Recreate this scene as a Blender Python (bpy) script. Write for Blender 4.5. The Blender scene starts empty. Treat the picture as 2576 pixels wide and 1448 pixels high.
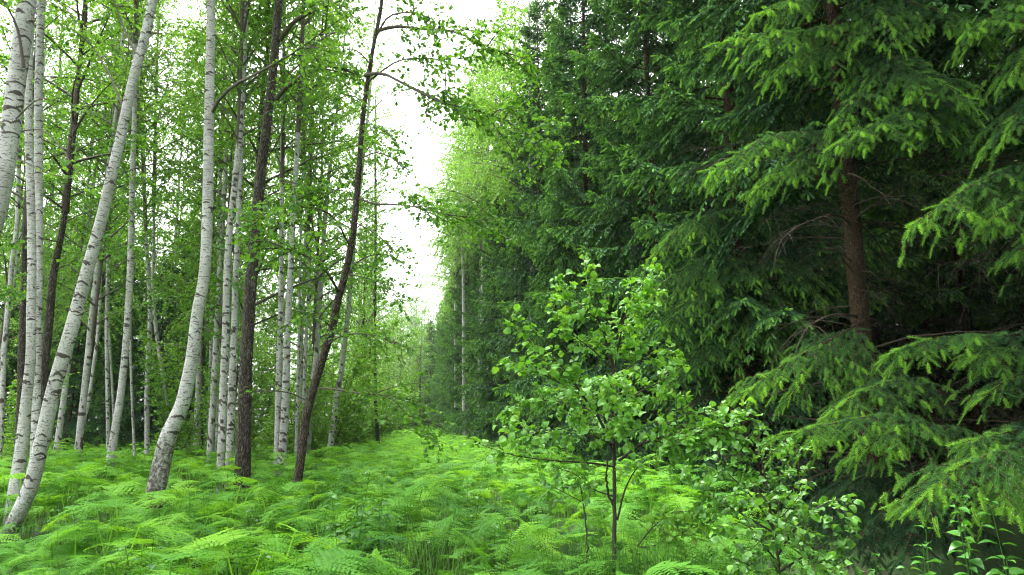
import bpy, math, random
import numpy as np
from mathutils import Vector, Matrix

# ------------------------------------------------------------------ camera, sky, sun, exposure
S = bpy.context.scene
C = S.collection
EYE = 1.7
PITCH = math.radians(10.8)
FPX, CX, CY = 1717.0, 1288.0, 724.0          # focal length and centre in photo pixels (2576 wide)
cd = bpy.data.cameras.new('camera')
cd.sensor_width = 36.0
cd.lens = FPX / 2576 * 36.0
cd.clip_start = 0.05
cd.clip_end = 2000
cam = bpy.data.objects.new('camera', cd)
C.objects.link(cam)
cam.location = (0, 0, EYE)
cam.rotation_euler = (math.pi / 2 + PITCH, 0, 0)
S.camera = cam

SUN_EL, SUN_AZ = math.radians(62), math.radians(-35)     # azimuth from +Y towards +X
w = bpy.data.worlds.new('World')
S.world = w
w.use_nodes = True
nt = w.node_tree
nt.nodes.clear()
sky = nt.nodes.new('ShaderNodeTexSky')
sky.sky_type = 'NISHITA'
sky.sun_disc = False
sky.sun_elevation = SUN_EL
sky.sun_rotation = SUN_AZ
sky.air_density = 1.0
sky.dust_density = 4.0
hs = nt.nodes.new('ShaderNodeHueSaturation')             # overcast: the blue greyed out
hs.inputs['Saturation'].default_value = 0.16
bg = nt.nodes.new('ShaderNodeBackground')
bg.inputs['Strength'].default_value = 0.15
wo = nt.nodes.new('ShaderNodeOutputWorld')
nt.links.new(sky.outputs[0], hs.inputs['Color'])
nt.links.new(hs.outputs[0], bg.inputs['Color'])
nt.links.new(bg.outputs[0], wo.inputs['Surface'])

sl = bpy.data.lights.new('sun', 'SUN')
sl.energy = 1.5
sl.angle = math.radians(25)
sl.color = (1.0, 0.96, 0.9)
so = bpy.data.objects.new('sun', sl)
C.objects.link(so)
sd = Vector((math.sin(SUN_AZ) * math.cos(SUN_EL), math.cos(SUN_AZ) * math.cos(SUN_EL), math.sin(SUN_EL)))
so.rotation_euler = sd.to_track_quat('Z', 'Y').to_euler()
so.location = (0, 0, 60)

S.view_settings.view_transform = 'Standard'
S.view_settings.look = 'None'
S.view_settings.exposure = 2.65
S.view_settings.gamma = 1.0
S.view_settings.use_curve_mapping = False
S.cycles.max_bounces = 10
S.cycles.diffuse_bounces = 6
S.cycles.glossy_bounces = 2
S.cycles.transmission_bounces = 6
S.cycles.caustics_reflective = False
S.cycles.caustics_refractive = False
S.cycles.use_adaptive_sampling = True
S.cycles.adaptive_threshold = 0.02
S.cycles.use_denoising = True
S.cycles.denoising_prefilter = 'NONE'
S.cycles.filter_width = 1.2

# ------------------------------------------------------------------ helpers
UP = np.array([0, 0, 1.0])
_cp, _sp = math.cos(PITCH), math.sin(PITCH)


def at(px, py, Y):
    """Photo pixel and distance ahead -> world point."""
    dx, dv = (px - CX) / FPX, -(py - CY) / FPX
    d = np.array([dx, _cp - dv * _sp, _sp + dv * _cp])
    return np.array([0, 0, EYE]) + d * (Y / d[1])


def ats(pts):
    return np.array([at(*p) for p in pts])


def nrm(v):
    return v / np.maximum(np.linalg.norm(v, axis=-1, keepdims=True), 1e-9)


class MB:
    """Collects geometry for ONE mesh; several material slots."""

    def __init__(s):
        s.V, s.F, s.T, s.X, s.n = [], [], [], [], 0

    def add(s, V, F, tint=0.5, mat=0, aux=None):
        V = np.asarray(V, float).reshape(-1, 3)
        F = np.asarray(F, np.int64)
        s.V.append(V)
        s.F.append((F + s.n, mat))
        s.T.append(np.broadcast_to(np.asarray(tint, float), (len(V),)))
        s.X.append(V if aux is None else aux)
        s.n += len(V)

    def build(s, name, mats, parent=None, loc=None, smooth=(0,), mesh_only=False):
        V = np.concatenate(s.V)
        T = np.concatenate(s.T)
        X = np.concatenate(s.X)
        if loc is not None:
            V = V - np.asarray(loc)
        me = bpy.data.meshes.new(name)
        me.vertices.add(len(V))
        me.vertices.foreach_set('co', V.astype(np.float32).ravel())
        li = np.concatenate([f.ravel() for f, m in s.F])
        cnt = np.concatenate([np.full(len(f), f.shape[1]) for f, m in s.F])
        mi = np.concatenate([np.full(len(f), m) for f, m in s.F])
        st = np.concatenate([[0], np.cumsum(cnt)[:-1]])
        me.loops.add(len(li))
        me.loops.foreach_set('vertex_index', li.astype(np.int32))
        me.polygons.add(len(cnt))
        me.polygons.foreach_set('loop_start', st.astype(np.int32))
        me.polygons.foreach_set('material_index', mi.astype(np.int32))
        me.polygons.foreach_set('use_smooth', np.isin(mi, smooth))
        a = me.attributes.new('tint', 'FLOAT', 'POINT')
        a.data.foreach_set('value', T.astype(np.float32))
        a = me.attributes.new('bark', 'FLOAT_VECTOR', 'POINT')
        a.data.foreach_set('vector', X.astype(np.float32).ravel())
        for m in (mats if isinstance(mats, (list, tuple)) else [mats]):
            me.materials.append(m)
        me.update(calc_edges=True)
        if mesh_only:
            return me
        return child(name, me, parent)


def child(name, me, parent=None, loc=(0, 0, 0), rot=None):
    o = bpy.data.objects.new(name, me)
    C.objects.link(o)
    o.parent = parent
    o.location = loc
    if rot is not None:
        o.rotation_mode = 'QUATERNION'
        o.rotation_quaternion = rot
    return o


def tag(o, label=None, cat=None, group=None, kind=None):
    if label: o['label'] = label
    if cat: o['category'] = cat
    if group: o['group'] = group
    if kind: o['kind'] = kind
    return o


def thing(name, loc, label, cat, group=None, rz=0, sc=1):
    o = bpy.data.objects.new(name, None)
    o.empty_display_size = 0.3
    C.objects.link(o)
    o.location = loc
    o.rotation_euler = (0, 0, rz)
    o.scale = (sc, sc, sc)
    return tag(o, label, cat, group)


def resample(P, n, smooth=True):
    P = np.asarray(P, float)
    d = np.concatenate([[0], np.cumsum(np.linalg.norm(np.diff(P[:, :3], axis=0), axis=1))])
    t = np.linspace(0, d[-1], n)
    if not smooth or len(P) < 3:
        return np.stack([np.interp(t, d, P[:, k]) for k in range(P.shape[1])], 1)
    m = np.gradient(P, d, axis=0)                                  # Hermite through the points
    i = np.clip(np.searchsorted(d, t, side='right') - 1, 0, len(d) - 2)
    h = (d[i + 1] - d[i])[:, None]
    u = ((t - d[i])[:, None]) / h
    return ((2 * u**3 - 3 * u**2 + 1) * P[i] + (u**3 - 2 * u**2 + u) * h * m[i]
            + (-2 * u**3 + 3 * u**2) * P[i + 1] + (u**3 - u**2) * h * m[i + 1])


def tubes(mb, P, R, sides=4, tint=0.5, mat=0):
    """A batch of tubes: P (M,K,3), R (M,K)."""
    P = np.asarray(P, float)
    if P.ndim == 2:
        P = P[None]
    R = np.broadcast_to(np.asarray(R, float), P.shape[:2])
    M, K = P.shape[:2]
    T = nrm(np.gradient(P, axis=1))
    mean = nrm(T.mean(1))
    ref = np.where(np.abs(mean[:, 2:3]) > 0.75, np.array([[1.0, 0, 0]]), np.array([[0, 0, 1.0]]))
    B = nrm(np.cross(T, ref[:, None, :]))
    N = np.cross(B, T)
    a = np.arange(sides) / sides * 2 * math.pi
    V = P[:, :, None] + R[:, :, None, None] * (np.cos(a)[:, None] * B[:, :, None] + np.sin(a)[:, None] * N[:, :, None])
    L = np.cumsum(np.linalg.norm(np.diff(P, axis=1, prepend=P[:, :1]), axis=2), 1)
    aux = np.stack([np.broadcast_to((R[:, :, None] * np.cos(a)), (M, K, sides)),
                    np.broadcast_to((R[:, :, None] * np.sin(a)), (M, K, sides)),
                    np.broadcast_to(L[:, :, None], (M, K, sides))], -1).reshape(-1, 3)
    k = np.arange(K - 1)[:, None] * sides
    j = np.arange(sides)[None]
    j2 = (j + 1) % sides
    F = np.stack([k + j, k + j2, k + sides + j2, k + sides + j], -1).reshape(-1, 4)
    F = (F[None] + (np.arange(M) * K * sides)[:, None, None]).reshape(-1, 4)
    tt = np.asarray(tint, float)
    if tt.ndim == 1:
        tt = np.repeat(tt, K * sides)
    mb.add(V.reshape(-1, 3), F, tt, mat, aux)


def scatter(mb, tmpl, pos, X, Z, scale, tint, mat=0):
    """Copies of a small template mesh: X axis along X, normal near Z."""
    TV, TFs, TT = tmpl
    X = nrm(X)
    Y = nrm(np.cross(Z, X))
    Z = np.cross(X, Y)
    scale = np.asarray(scale, float)
    if scale.ndim == 1:
        scale = np.repeat(scale[:, None], 3, 1)
    N, n = len(pos), len(TV)
    V = (pos[:, None] + TV[None, :, 0:1] * (X * scale[:, 0:1])[:, None] + TV[None, :, 1:2] * (Y * scale[:, 1:2])[:, None]
         + TV[None, :, 2:3] * (Z * scale[:, 2:3])[:, None])
    t = (np.asarray(tint)[:, None] + TT[None]).ravel()
    first = True
    off = (np.arange(N) * n)[:, None, None]
    base = mb.n
    for TF in TFs:
        F = (TF[None] + off).reshape(-1, TF.shape[1])
        if first:
            mb.add(V.reshape(-1, 3), F, t, mat)
            first = False
        else:
            mb.F.append((F + base, mat))


# ------------------------------------------------------------------ templates
def leaf_small():
    V = np.array([[0, 0, 0], [.45, .36, .07], [1, 0, -.05], [.45, -.36, .07]])
    return V, [np.array([[0, 1, 2, 3]])], np.zeros(4)


def leaf_round(nx=5, width=.43, fold=.16, curl=.22, wav=.0, seed=0, blunt=.55):
    """A rounded leaf with a folded midrib: 3 columns."""
    rg = np.random.default_rng(seed)
    V, t = [], []
    for i in range(nx):
        u = i / (nx - 1)
        wd = width * (math.sin(math.pi * min(1, (u * .93 + .03)) ** (.8)) ** blunt)
        if i == 0: wd = .06
        if i == nx - 1: wd = width * .25
        z = -curl * (u - .4) ** 2 * 2
        for s in (-1, 0, 1):
            V.append([u, s * wd, z + abs(s) * fold * wd * 2 * .5 + wav * rg.normal()])
            t.append(-.12 if s == 0 else rg.normal() * .04)
    F = []
    for i in range(nx - 1):
        for s in (0, 1):
            a = i * 3 + s
            F.append([a, a + 3, a + 4, a + 1])
    return np.array(V), [np.array(F)], np.array(t)


def leaf_pointed(nx=6, width=.3):
    V, t = [], []
    for i in range(nx):
        u = i / (nx - 1)
        wd = width * (math.sin(math.pi * u ** .75) if 0 < i < nx - 1 else .03)
        z = -.5 * (u - .2) ** 2 if u > .2 else 0
        for s in (-1, 0, 1):
            V.append([u, s * wd, z + abs(s) * wd * .3])
            t.append(-.1 if s == 0 else 0)
    F = [[i * 3 + s, i * 3 + s + 3, i * 3 + s + 4, i * 3 + s + 1] for i in range(nx - 1) for s in (0, 1)]
    return np.array(V), [np.array(F)], np.array(t)


def shoot_strip(seed=0):
    """A far spruce shoot: crossed ragged strips."""
    rg = np.random.default_rng(seed)
    V, F, t = [], [], []
    for k in range(2):
        b = len(V)
        us = [0, .3, .62, .93, 1.0]
        ws = [.07, .125, .13, .11, .05]
        for u, w_ in zip(us, ws):
            for s in (-1, 1):
                ww = w_ * (1 + rg.normal() * .2) * s
                V.append([u + rg.normal() * .02, ww if k == 0 else ww * .3, (0.03 if k == 0 else ww * .95)])
                t.append(.18 * (u - .5))
        for i in range(4):
            F.append([b + 2 * i, b + 2 * i + 2, b + 2 * i + 3, b + 2 * i + 1])
    return np.array(V), [np.array(F)], np.array(t)


def shoot_needles(n=44, seed=0, core=.035, nl=.115, nw=.011):
    """A near spruce shoot: thin core and a blunt brush of real needles."""
    rg = np.random.default_rng(seed)
    V, F4, F3, t = [], [], [], []
    for k in range(2):
        b = len(V)
        for u, w_ in ((0, core), (.5, core * 1.2), (1.0, core * .6)):
            for s in (-1, 1):
                V.append([u, w_ * s if k == 0 else 0, -.12 * u * u + (0 if k == 0 else w_ * s)])
                t.append(-.12 + .1 * u)
        F4 += [[b, b + 2, b + 3, b + 1], [b + 2, b + 4, b + 5, b + 3]]
    for i in range(n):
        u = (i + rg.random()) / n
        a = rg.random() * 2 * math.pi
        r = np.array([0, math.cos(a), math.sin(a)])
        if r[2] < -.3: r[2] *= .6
        d = nrm(r + np.array([.38 + (.9 if u > .93 else 0), 0, .1]))
        sdv = np.cross(d, [1, 0, 0]) + rg.normal(0, .3, 3); sdv /= max(np.linalg.norm(sdv), .01)
        L = nl * rg.uniform(.8, 1.15)
        b = len(V)
        p = np.array([u * .97, 0, -.12 * u * u])
        V += [p - sdv * nw, p + sdv * nw, p + d * L]
        F3.append([b, b + 1, b + 2])
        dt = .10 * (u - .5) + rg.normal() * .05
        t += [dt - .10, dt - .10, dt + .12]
    return np.array(V), [np.array(F4), np.array(F3)], np.array(t)


LEAF = leaf_small()
LEAF_R = leaf_round()
LEAF_MID = leaf_round(3, width=.46, fold=.2)
LEAF_P = leaf_pointed()
STRIP = shoot_strip(1)
NEEDLE = shoot_needles(80, 3, core=.045, nl=.17, nw=.019)
NEEDLE_MID = shoot_needles(16, 5, core=.07, nl=.13, nw=.024)


# ------------------------------------------------------------------ materials
def mat_new(name):
    m = bpy.data.materials.new(name)
    m.use_nodes = True
    t = m.node_tree
    t.nodes.clear()
    return m, t, t.nodes, t.links


def ramp(N, stops, interp='LINEAR'):
    r = N.new('ShaderNodeValToRGB')
    r.color_ramp.interpolation = interp
    e = r.color_ramp.elements
    e[0].position, e[0].color = stops[0][0], (*stops[0][1], 1)
    e[1].position, e[1].color = stops[-1][0], (*stops[-1][1], 1)
    for p, c in stops[1:-1]:
        x = e.new(p)
        x.color = (*c, 1)
    return r


def attr(N, name):
    a = N.new('ShaderNodeAttribute')
    a.attribute_name = name
    return a


def leaf_mat(name, stops, trans=.4, tcol=(1.25, 1.15, .5), gloss=.05, rough=.4, patch=0.0, patch_scale=.5):
    m, t, N, L = mat_new(name)
    a = attr(N, 'tint')
    fac = a.outputs['Fac']
    oi = N.new('ShaderNodeObjectInfo')
    ad = N.new('ShaderNodeMath'); ad.operation = 'MULTIPLY_ADD'
    ad.inputs[1].default_value = .16
    L.new(oi.outputs['Random'], ad.inputs[0])
    sb = N.new('ShaderNodeMath'); sb.operation = 'SUBTRACT'; sb.inputs[1].default_value = .08
    L.new(fac, sb.inputs[0])
    L.new(sb.outputs[0], ad.inputs[2])
    fac = ad.outputs[0]
    if patch:
        g = N.new('ShaderNodeNewGeometry')
        nz = N.new('ShaderNodeTexNoise')
        nz.inputs['Scale'].default_value = patch_scale
        nz.inputs['Detail'].default_value = 3
        L.new(g.outputs['Position'], nz.inputs['Vector'])
        mm = N.new('ShaderNodeMath'); mm.operation = 'SUBTRACT'; mm.inputs[1].default_value = .5
        L.new(nz.outputs['Fac'], mm.inputs[0])
        m2 = N.new('ShaderNodeMath'); m2.operation = 'MULTIPLY_ADD'; m2.inputs[1].default_value = patch
        L.new(mm.outputs[0], m2.inputs[0]); L.new(fac, m2.inputs[2])
        fac = m2.outputs[0]
    r = ramp(N, stops)
    L.new(fac, r.inputs[0])
    d = N.new('ShaderNodeBsdfDiffuse')
    L.new(r.outputs[0], d.inputs['Color'])
    tr = N.new('ShaderNodeBsdfTranslucent')
    mx = N.new('ShaderNodeMix'); mx.data_type = 'RGBA'; mx.blend_type = 'MULTIPLY'
    mx.inputs['Factor'].default_value = 1
    L.new(r.outputs[0], mx.inputs['A'])
    mx.inputs['B'].default_value = (*tcol, 1)
    L.new(mx.outputs['Result'], tr.inputs['Color'])
    ms = N.new('ShaderNodeMixShader'); ms.inputs[0].default_value = trans
    L.new(d.outputs[0], ms.inputs[1]); L.new(tr.outputs[0], ms.inputs[2])
    out = N.new('ShaderNodeOutputMaterial')
    if gloss:
        gl = N.new('ShaderNodeBsdfGlossy')
        gl.inputs['Roughness'].default_value = rough
        gl.inputs['Color'].default_value = (.9, .95, 1, 1)
        lw = N.new('ShaderNodeLayerWeight'); lw.inputs['Blend'].default_value = .25
        mu = N.new('ShaderNodeMath'); mu.operation = 'MULTIPLY_ADD'
        mu.inputs[1].default_value = gloss * 1.5; mu.inputs[2].default_value = gloss
        L.new(lw.outputs['Fresnel'], mu.inputs[0])
        m3 = N.new('ShaderNodeMixShader')
        L.new(mu.outputs[0], m3.inputs[0]); L.new(ms.outputs[0], m3.inputs[1]); L.new(gl.outputs[0], m3.inputs[2])
        ms = m3
    L.new(ms.outputs[0], out.inputs[0])
    return m


def bark_base(name):
    m, t, N, L = mat_new(name)
    p = N.new('ShaderNodeBsdfPrincipled')
    p.inputs['Roughness'].default_value = .85
    p.inputs['Specular IOR Level'].default_value = .25
    o = N.new('ShaderNodeOutputMaterial')
    L.new(p.outputs[0], o.inputs[0])
    return m, N, L, p


def mapped(N, L, src, scale):
    mp = N.new('ShaderNodeMapping')
    mp.inputs['Scale'].default_value = scale
    L.new(src, mp.inputs['Vector'])
    return mp.outputs[0]


def noise(N, L, vec, scale=1.0, detail=4, rough=.6):
    n = N.new('ShaderNodeTexNoise')
    n.inputs['Scale'].default_value = scale
    n.inputs['Detail'].default_value = detail
    n.inputs['Roughness'].default_value = rough
    L.new(vec, n.inputs['Vector'])
    return n.outputs['Fac']


def mixc(N, L, fac, a, b, mode='MIX'):
    mx = N.new('ShaderNodeMix'); mx.data_type = 'RGBA'; mx.blend_type = mode
    for sock, v in (('Factor', fac), ('A', a), ('B', b)):
        if isinstance(v, (int, float)): mx.inputs[sock].default_value = v
        elif isinstance(v, tuple): mx.inputs[sock].default_value = (*v, 1)
        else: L.new(v, mx.inputs[sock])
    return mx.outputs['Result']


def birch_bark(name='birch_bark', white=(.54, .535, .52)):
    m, N, L, p = bark_base(name)
    b = attr(N, 'bark').outputs['Vector']
    tn = attr(N, 'tint').outputs['Fac']                        # 1 where a scar or the rough foot is
    c1 = noise(N, L, mapped(N, L, b, (5, 5, 2.2)), 1, 4)
    col = mixc(N, L, ramp_f(N, L, c1, .38, .66), white, (white[0] * .72, white[1] * .72, white[2] * .68))
    gy = noise(N, L, mapped(N, L, b, (14, 14, 14)), 1, 5, .7)   # grey-green film of algae, in flecks
    col = mixc(N, L, ramp_f(N, L, gy, .48, .74), col, (.30, .30, .25))
    ln = noise(N, L, mapped(N, L, b, (9, 9, 75)), 1, 2, .5)     # thin sideways lenticels
    lm = ramp_f(N, L, ln, .60, .68)
    col = mixc(N, L, lm, col, (.10, .085, .075))
    fl = noise(N, L, mapped(N, L, b, (45, 45, 60)), 1, 3, .6)
    col = mixc(N, L, ramp_f(N, L, fl, .555, .66), col, (.12, .10, .09))
    rg = noise(N, L, mapped(N, L, b, (22, 22, 16)), 1, 5, .7)
    sm = N.new('ShaderNodeMath'); sm.operation = 'MULTIPLY_ADD'; sm.inputs[1].default_value = .9
    sub = N.new('ShaderNodeMath'); sub.operation = 'SUBTRACT'; sub.inputs[1].default_value = .5
    L.new(rg, sub.inputs[0]); L.new(sub.outputs[0], sm.inputs[0]); L.new(tn, sm.inputs[2])
    dk = ramp_f(N, L, sm.outputs[0], .38, .58)
    dcol = mixc(N, L, rg, (.022, .018, .015), (.13, .11, .095))
    col = mixc(N, L, dk, col, dcol)
    L.new(col, p.inputs['Base Color'])
    bp = N.new('ShaderNodeBump'); bp.inputs['Strength'].default_value = .5; bp.inputs['Distance'].default_value = .012
    h = N.new('ShaderNodeMath'); h.operation = 'MULTIPLY_ADD'; h.inputs[1].default_value = -.6
    L.new(dk, h.inputs[0]); L.new(rg, h.inputs[2])
    L.new(h.outputs[0], bp.inputs['Height'])
    L.new(bp.outputs[0], p.inputs['Normal'])
    return m


def ramp_f(N, L, src, a, b):
    mr = N.new('ShaderNodeMapRange')
    mr.inputs['From Min'].default_value = a
    mr.inputs['From Max'].default_value = b
    L.new(src, mr.inputs['Value'])
    return mr.outputs[0]


def rough_bark(name, dark, mid, light, sx=30, sz=7, lichen=None):
    m, N, L, p = bark_base(name)
    b = attr(N, 'bark').outputs['Vector']
    v = mapped(N, L, b, (sx, sx, sz))
    n1 = noise(N, L, v, 1, 5, .65)
    vo = N.new('ShaderNodeTexVoronoi'); vo.feature = 'DISTANCE_TO_EDGE'; vo.inputs['Scale'].default_value = 1.1
    L.new(v, vo.inputs['Vector'])
    cr = ramp_f(N, L, vo.outputs['Distance'], 0, .22)
    r = ramp(N, [(.3, dark), (.52, mid), (.72, light)])
    L.new(n1, r.inputs[0])
    col = mixc(N, L, cr, dark, r.outputs[0])
    if lichen:
        ln = noise(N, L, mapped(N, L, b, (9, 9, 6)), 1, 5, .7)
        col = mixc(N, L, ramp_f(N, L, ln, .58, .70), col, lichen)
    L.new(col, p.inputs['Base Color'])
    ad = N.new('ShaderNodeMath'); ad.operation = 'ADD'
    L.new(cr, ad.inputs[0]); L.new(n1, ad.inputs[1])
    bp = N.new('ShaderNodeBump'); bp.inputs['Strength'].default_value = .9; bp.inputs['Distance'].default_value = .02
    L.new(ad.outputs[0], bp.inputs['Height'])
    L.new(bp.outputs[0], p.inputs['Normal'])
    return m


def plain(name, c1, c2, scale=20):
    m, N, L, p = bark_base(name)
    g = attr(N, 'bark').outputs['Vector']
    n1 = noise(N, L, mapped(N, L, g, (scale, scale, scale * .5)), 1, 4)
    L.new(mixc(N, L, n1, c1, c2), p.inputs['Base Color'])
    return m


M = {}
M['birch'] = birch_bark()
M['alder'] = rough_bark('alder_bark', (.03, .025, .019), (.105, .088, .068), (.21, .18, .145), 34, 9, (.21, .21, .17))
M['alder_red'] = rough_bark('alder_bark_brown', (.036, .028, .021), (.115, .09, .068), (.19, .155, .12), 38, 14, (.17, .16, .12))
M['spruce'] = rough_bark('spruce_bark', (.03, .02, .010), (.10, .062, .030), (.15, .10, .055), 45, 26, None)
M['twig'] = plain('twig_bark', (.05, .04, .03), (.11, .09, .07))
M['birch_twig'] = plain('birch_twig_bark', (.07, .055, .045), (.15, .13, .11))
M['dead'] = plain('dead_twig', (.035, .026, .018), (.085, .064, .045))
M['sapling'] = plain('sapling_bark', (.03, .024, .018), (.075, .062, .05))
M['birch_leaf'] = leaf_mat('birch_leaf', [(0, (.06, .155, .025)), (.5, (.13, .30, .045)), (1, (.21, .41, .07))], .58, gloss=.012)
M['alder_leaf'] = leaf_mat('alder_leaf', [(0, (.05, .15, .018)), (.5, (.11, .285, .032)), (1, (.19, .39, .045))], .52, gloss=.02, rough=.38)
M['shrub_leaf'] = leaf_mat('shrub_leaf', [(0, (.06, .17, .022)), (.5, (.14, .33, .04)), (1, (.22, .43, .055))], .5, gloss=.015)
M['sap_leaf'] = leaf_mat('sapling_leaf', [(0, (.055, .165, .024)), (.5, (.14, .36, .04)), (1, (.25, .48, .05))], .38, gloss=.032, rough=.45)
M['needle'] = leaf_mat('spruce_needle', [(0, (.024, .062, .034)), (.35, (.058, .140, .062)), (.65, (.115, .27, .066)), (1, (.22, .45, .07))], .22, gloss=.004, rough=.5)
M['fern'] = leaf_mat('bracken_frond', [(0, (.045, .15, .03)), (.45, (.115, .32, .038)), (1, (.235, .49, .046))], .45, (1.2, 1.15, .45), gloss=.004, rough=.5, patch=.9, patch_scale=.45)
M['grass'] = leaf_mat('grass_blade', [(0, (.04, .13, .016)), (.5, (.09, .24, .03)), (1, (.22, .36, .08))], .35, gloss=.015)
M['herb'] = leaf_mat('herb_leaf', [(0, (.025, .10, .015)), (.5, (.06, .21, .025)), (1, (.14, .34, .035))], .4, gloss=.03, rough=.38)


# ------------------------------------------------------------------ growing things
def trunk_mesh(P, R, kind, rng, loc, sides=14, step=.04, foot=.5, scars=6.0, flare=.35, name='trunk', mat=None):
    """A trunk swept along world points P with radii R; birches get scars and a rough foot."""
    P = np.asarray(P, float)
    PR = np.column_stack([P, R])
    Ltot = np.linalg.norm(np.diff(P, axis=0), axis=1).sum()
    n = max(12, int(Ltot / step))
    Q = resample(PR, n)
    X, r = Q[:, :3], np.maximum(Q[:, 3], .004)
    s = np.concatenate([[0], np.cumsum(np.linalg.norm(np.diff(X, axis=0), axis=1))])
    r = r * (1 + flare * np.exp(-s / .22))
    T = nrm(np.gradient(X, axis=0))
    B = nrm(np.cross(T, np.array([0.03, 1, 0.0])))
    N = np.cross(B, T)
    th = np.arange(sides) / sides * 2 * math.pi
    ph = rng.uniform(0, 6.28, 6)
    lump = (1 + .035 * np.sin(2 * th[None] + s[:, None] * 1.3 + ph[0]) + .025 * np.sin(3 * th[None] - s[:, None] * 2.1 + ph[1])
            + .02 * np.sin(s[:, None] * 5 + ph[2] + th[None]))
    lump = lump + flare * .35 * np.exp(-s / .18)[:, None] * np.sin(5 * th[None] + ph[3])
    tn = np.zeros((n, sides))
    if kind == 'birch':
        k = 1 if step < .025 else 1.7
        for big in (1, 0):
            for _ in range(int(Ltot * scars * (2.0 if big else 3.0))):
                s0, t0 = rng.uniform(.2, Ltot), rng.uniform(0, 6.283)
                rr = float(np.interp(s0, s, r))
                w_ = rng.uniform(.45, 1.45) if big else rng.uniform(.15, .45)
                tk = (rng.uniform(.009, .018) if big else rng.uniform(.006, .010)) * k * min(1.3, .5 + rr / .2)
                kk = (rng.uniform(.15, .85) if big else rng.uniform(-.1, .25)) * rr
                i0, i1 = np.searchsorted(s, [s0 - .22, s0 + .1])
                if i1 <= i0: continue
                u = (th - t0 + math.pi) % (2 * math.pi) - math.pi
                u = u / w_
                d = s[i0:i1, None] - s0 + kk * np.abs(u)[None] ** 1.3
                tt = tk * np.sqrt(np.clip(1 - u ** 2, 0, 1))[None]
                m = np.where(np.abs(u)[None] < 1, np.clip(1.5 - np.abs(d) / np.maximum(tt, 1e-4), 0, 1), 0)
                if big and rng.random() < .22:
                    dd = s[i0:i1, None] - s0 + tk * 1.2
                    m = np.maximum(m, np.clip(1.4 - np.hypot(u[None] * 2.2, dd / (tk * 2.0)), 0, 1))
                tn[i0:i1] = np.maximum(tn[i0:i1], m * (1.0 if big else .7))
                if big: lump[i0:i1] += m * .02
        tn = np.maximum(tn, np.clip(1.15 - s[:, None] / foot, 0, .47) + .10 * np.exp(-s / 1.2)[:, None])
        tn = np.maximum(tn, np.clip(1 - (r / .03), 0, 1)[:, None] * .7)
    rad = r[:, None] * lump
    V = X[:, None] + rad[..., None] * (np.cos(th)[None, :, None] * B[:, None] + np.sin(th)[None, :, None] * N[:, None])
    aux = np.stack([np.cos(th)[None] * r[:, None], np.sin(th)[None] * r[:, None], np.broadcast_to(s[:, None] + ph[4] * 9, (n, sides))], -1)
    kk = np.arange(n - 1)[:, None] * sides
    j = np.arange(sides)[None]
    j2 = (j + 1) % sides
    F = np.stack([kk + j, kk + j2, kk + sides + j2, kk + sides + j], -1).reshape(-1, 4)
    mb = MB()
    mb.add(V.reshape(-1, 3), F, tn.ravel(), 0, aux.reshape(-1, 3))
    return mb.build(name, mat or M[kind], None, loc, mesh_only=True)


def interp_path(P, s):
    d = np.linspace(0, 1, len(P))
    X = np.stack([np.interp(s, d, P[:, k]) for k in range(3)], -1)
    T = nrm(np.gradient(P, axis=0))
    D = nrm(np.stack([np.interp(s, d, T[:, k]) for k in range(3)], -1))
    return X, D


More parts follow.
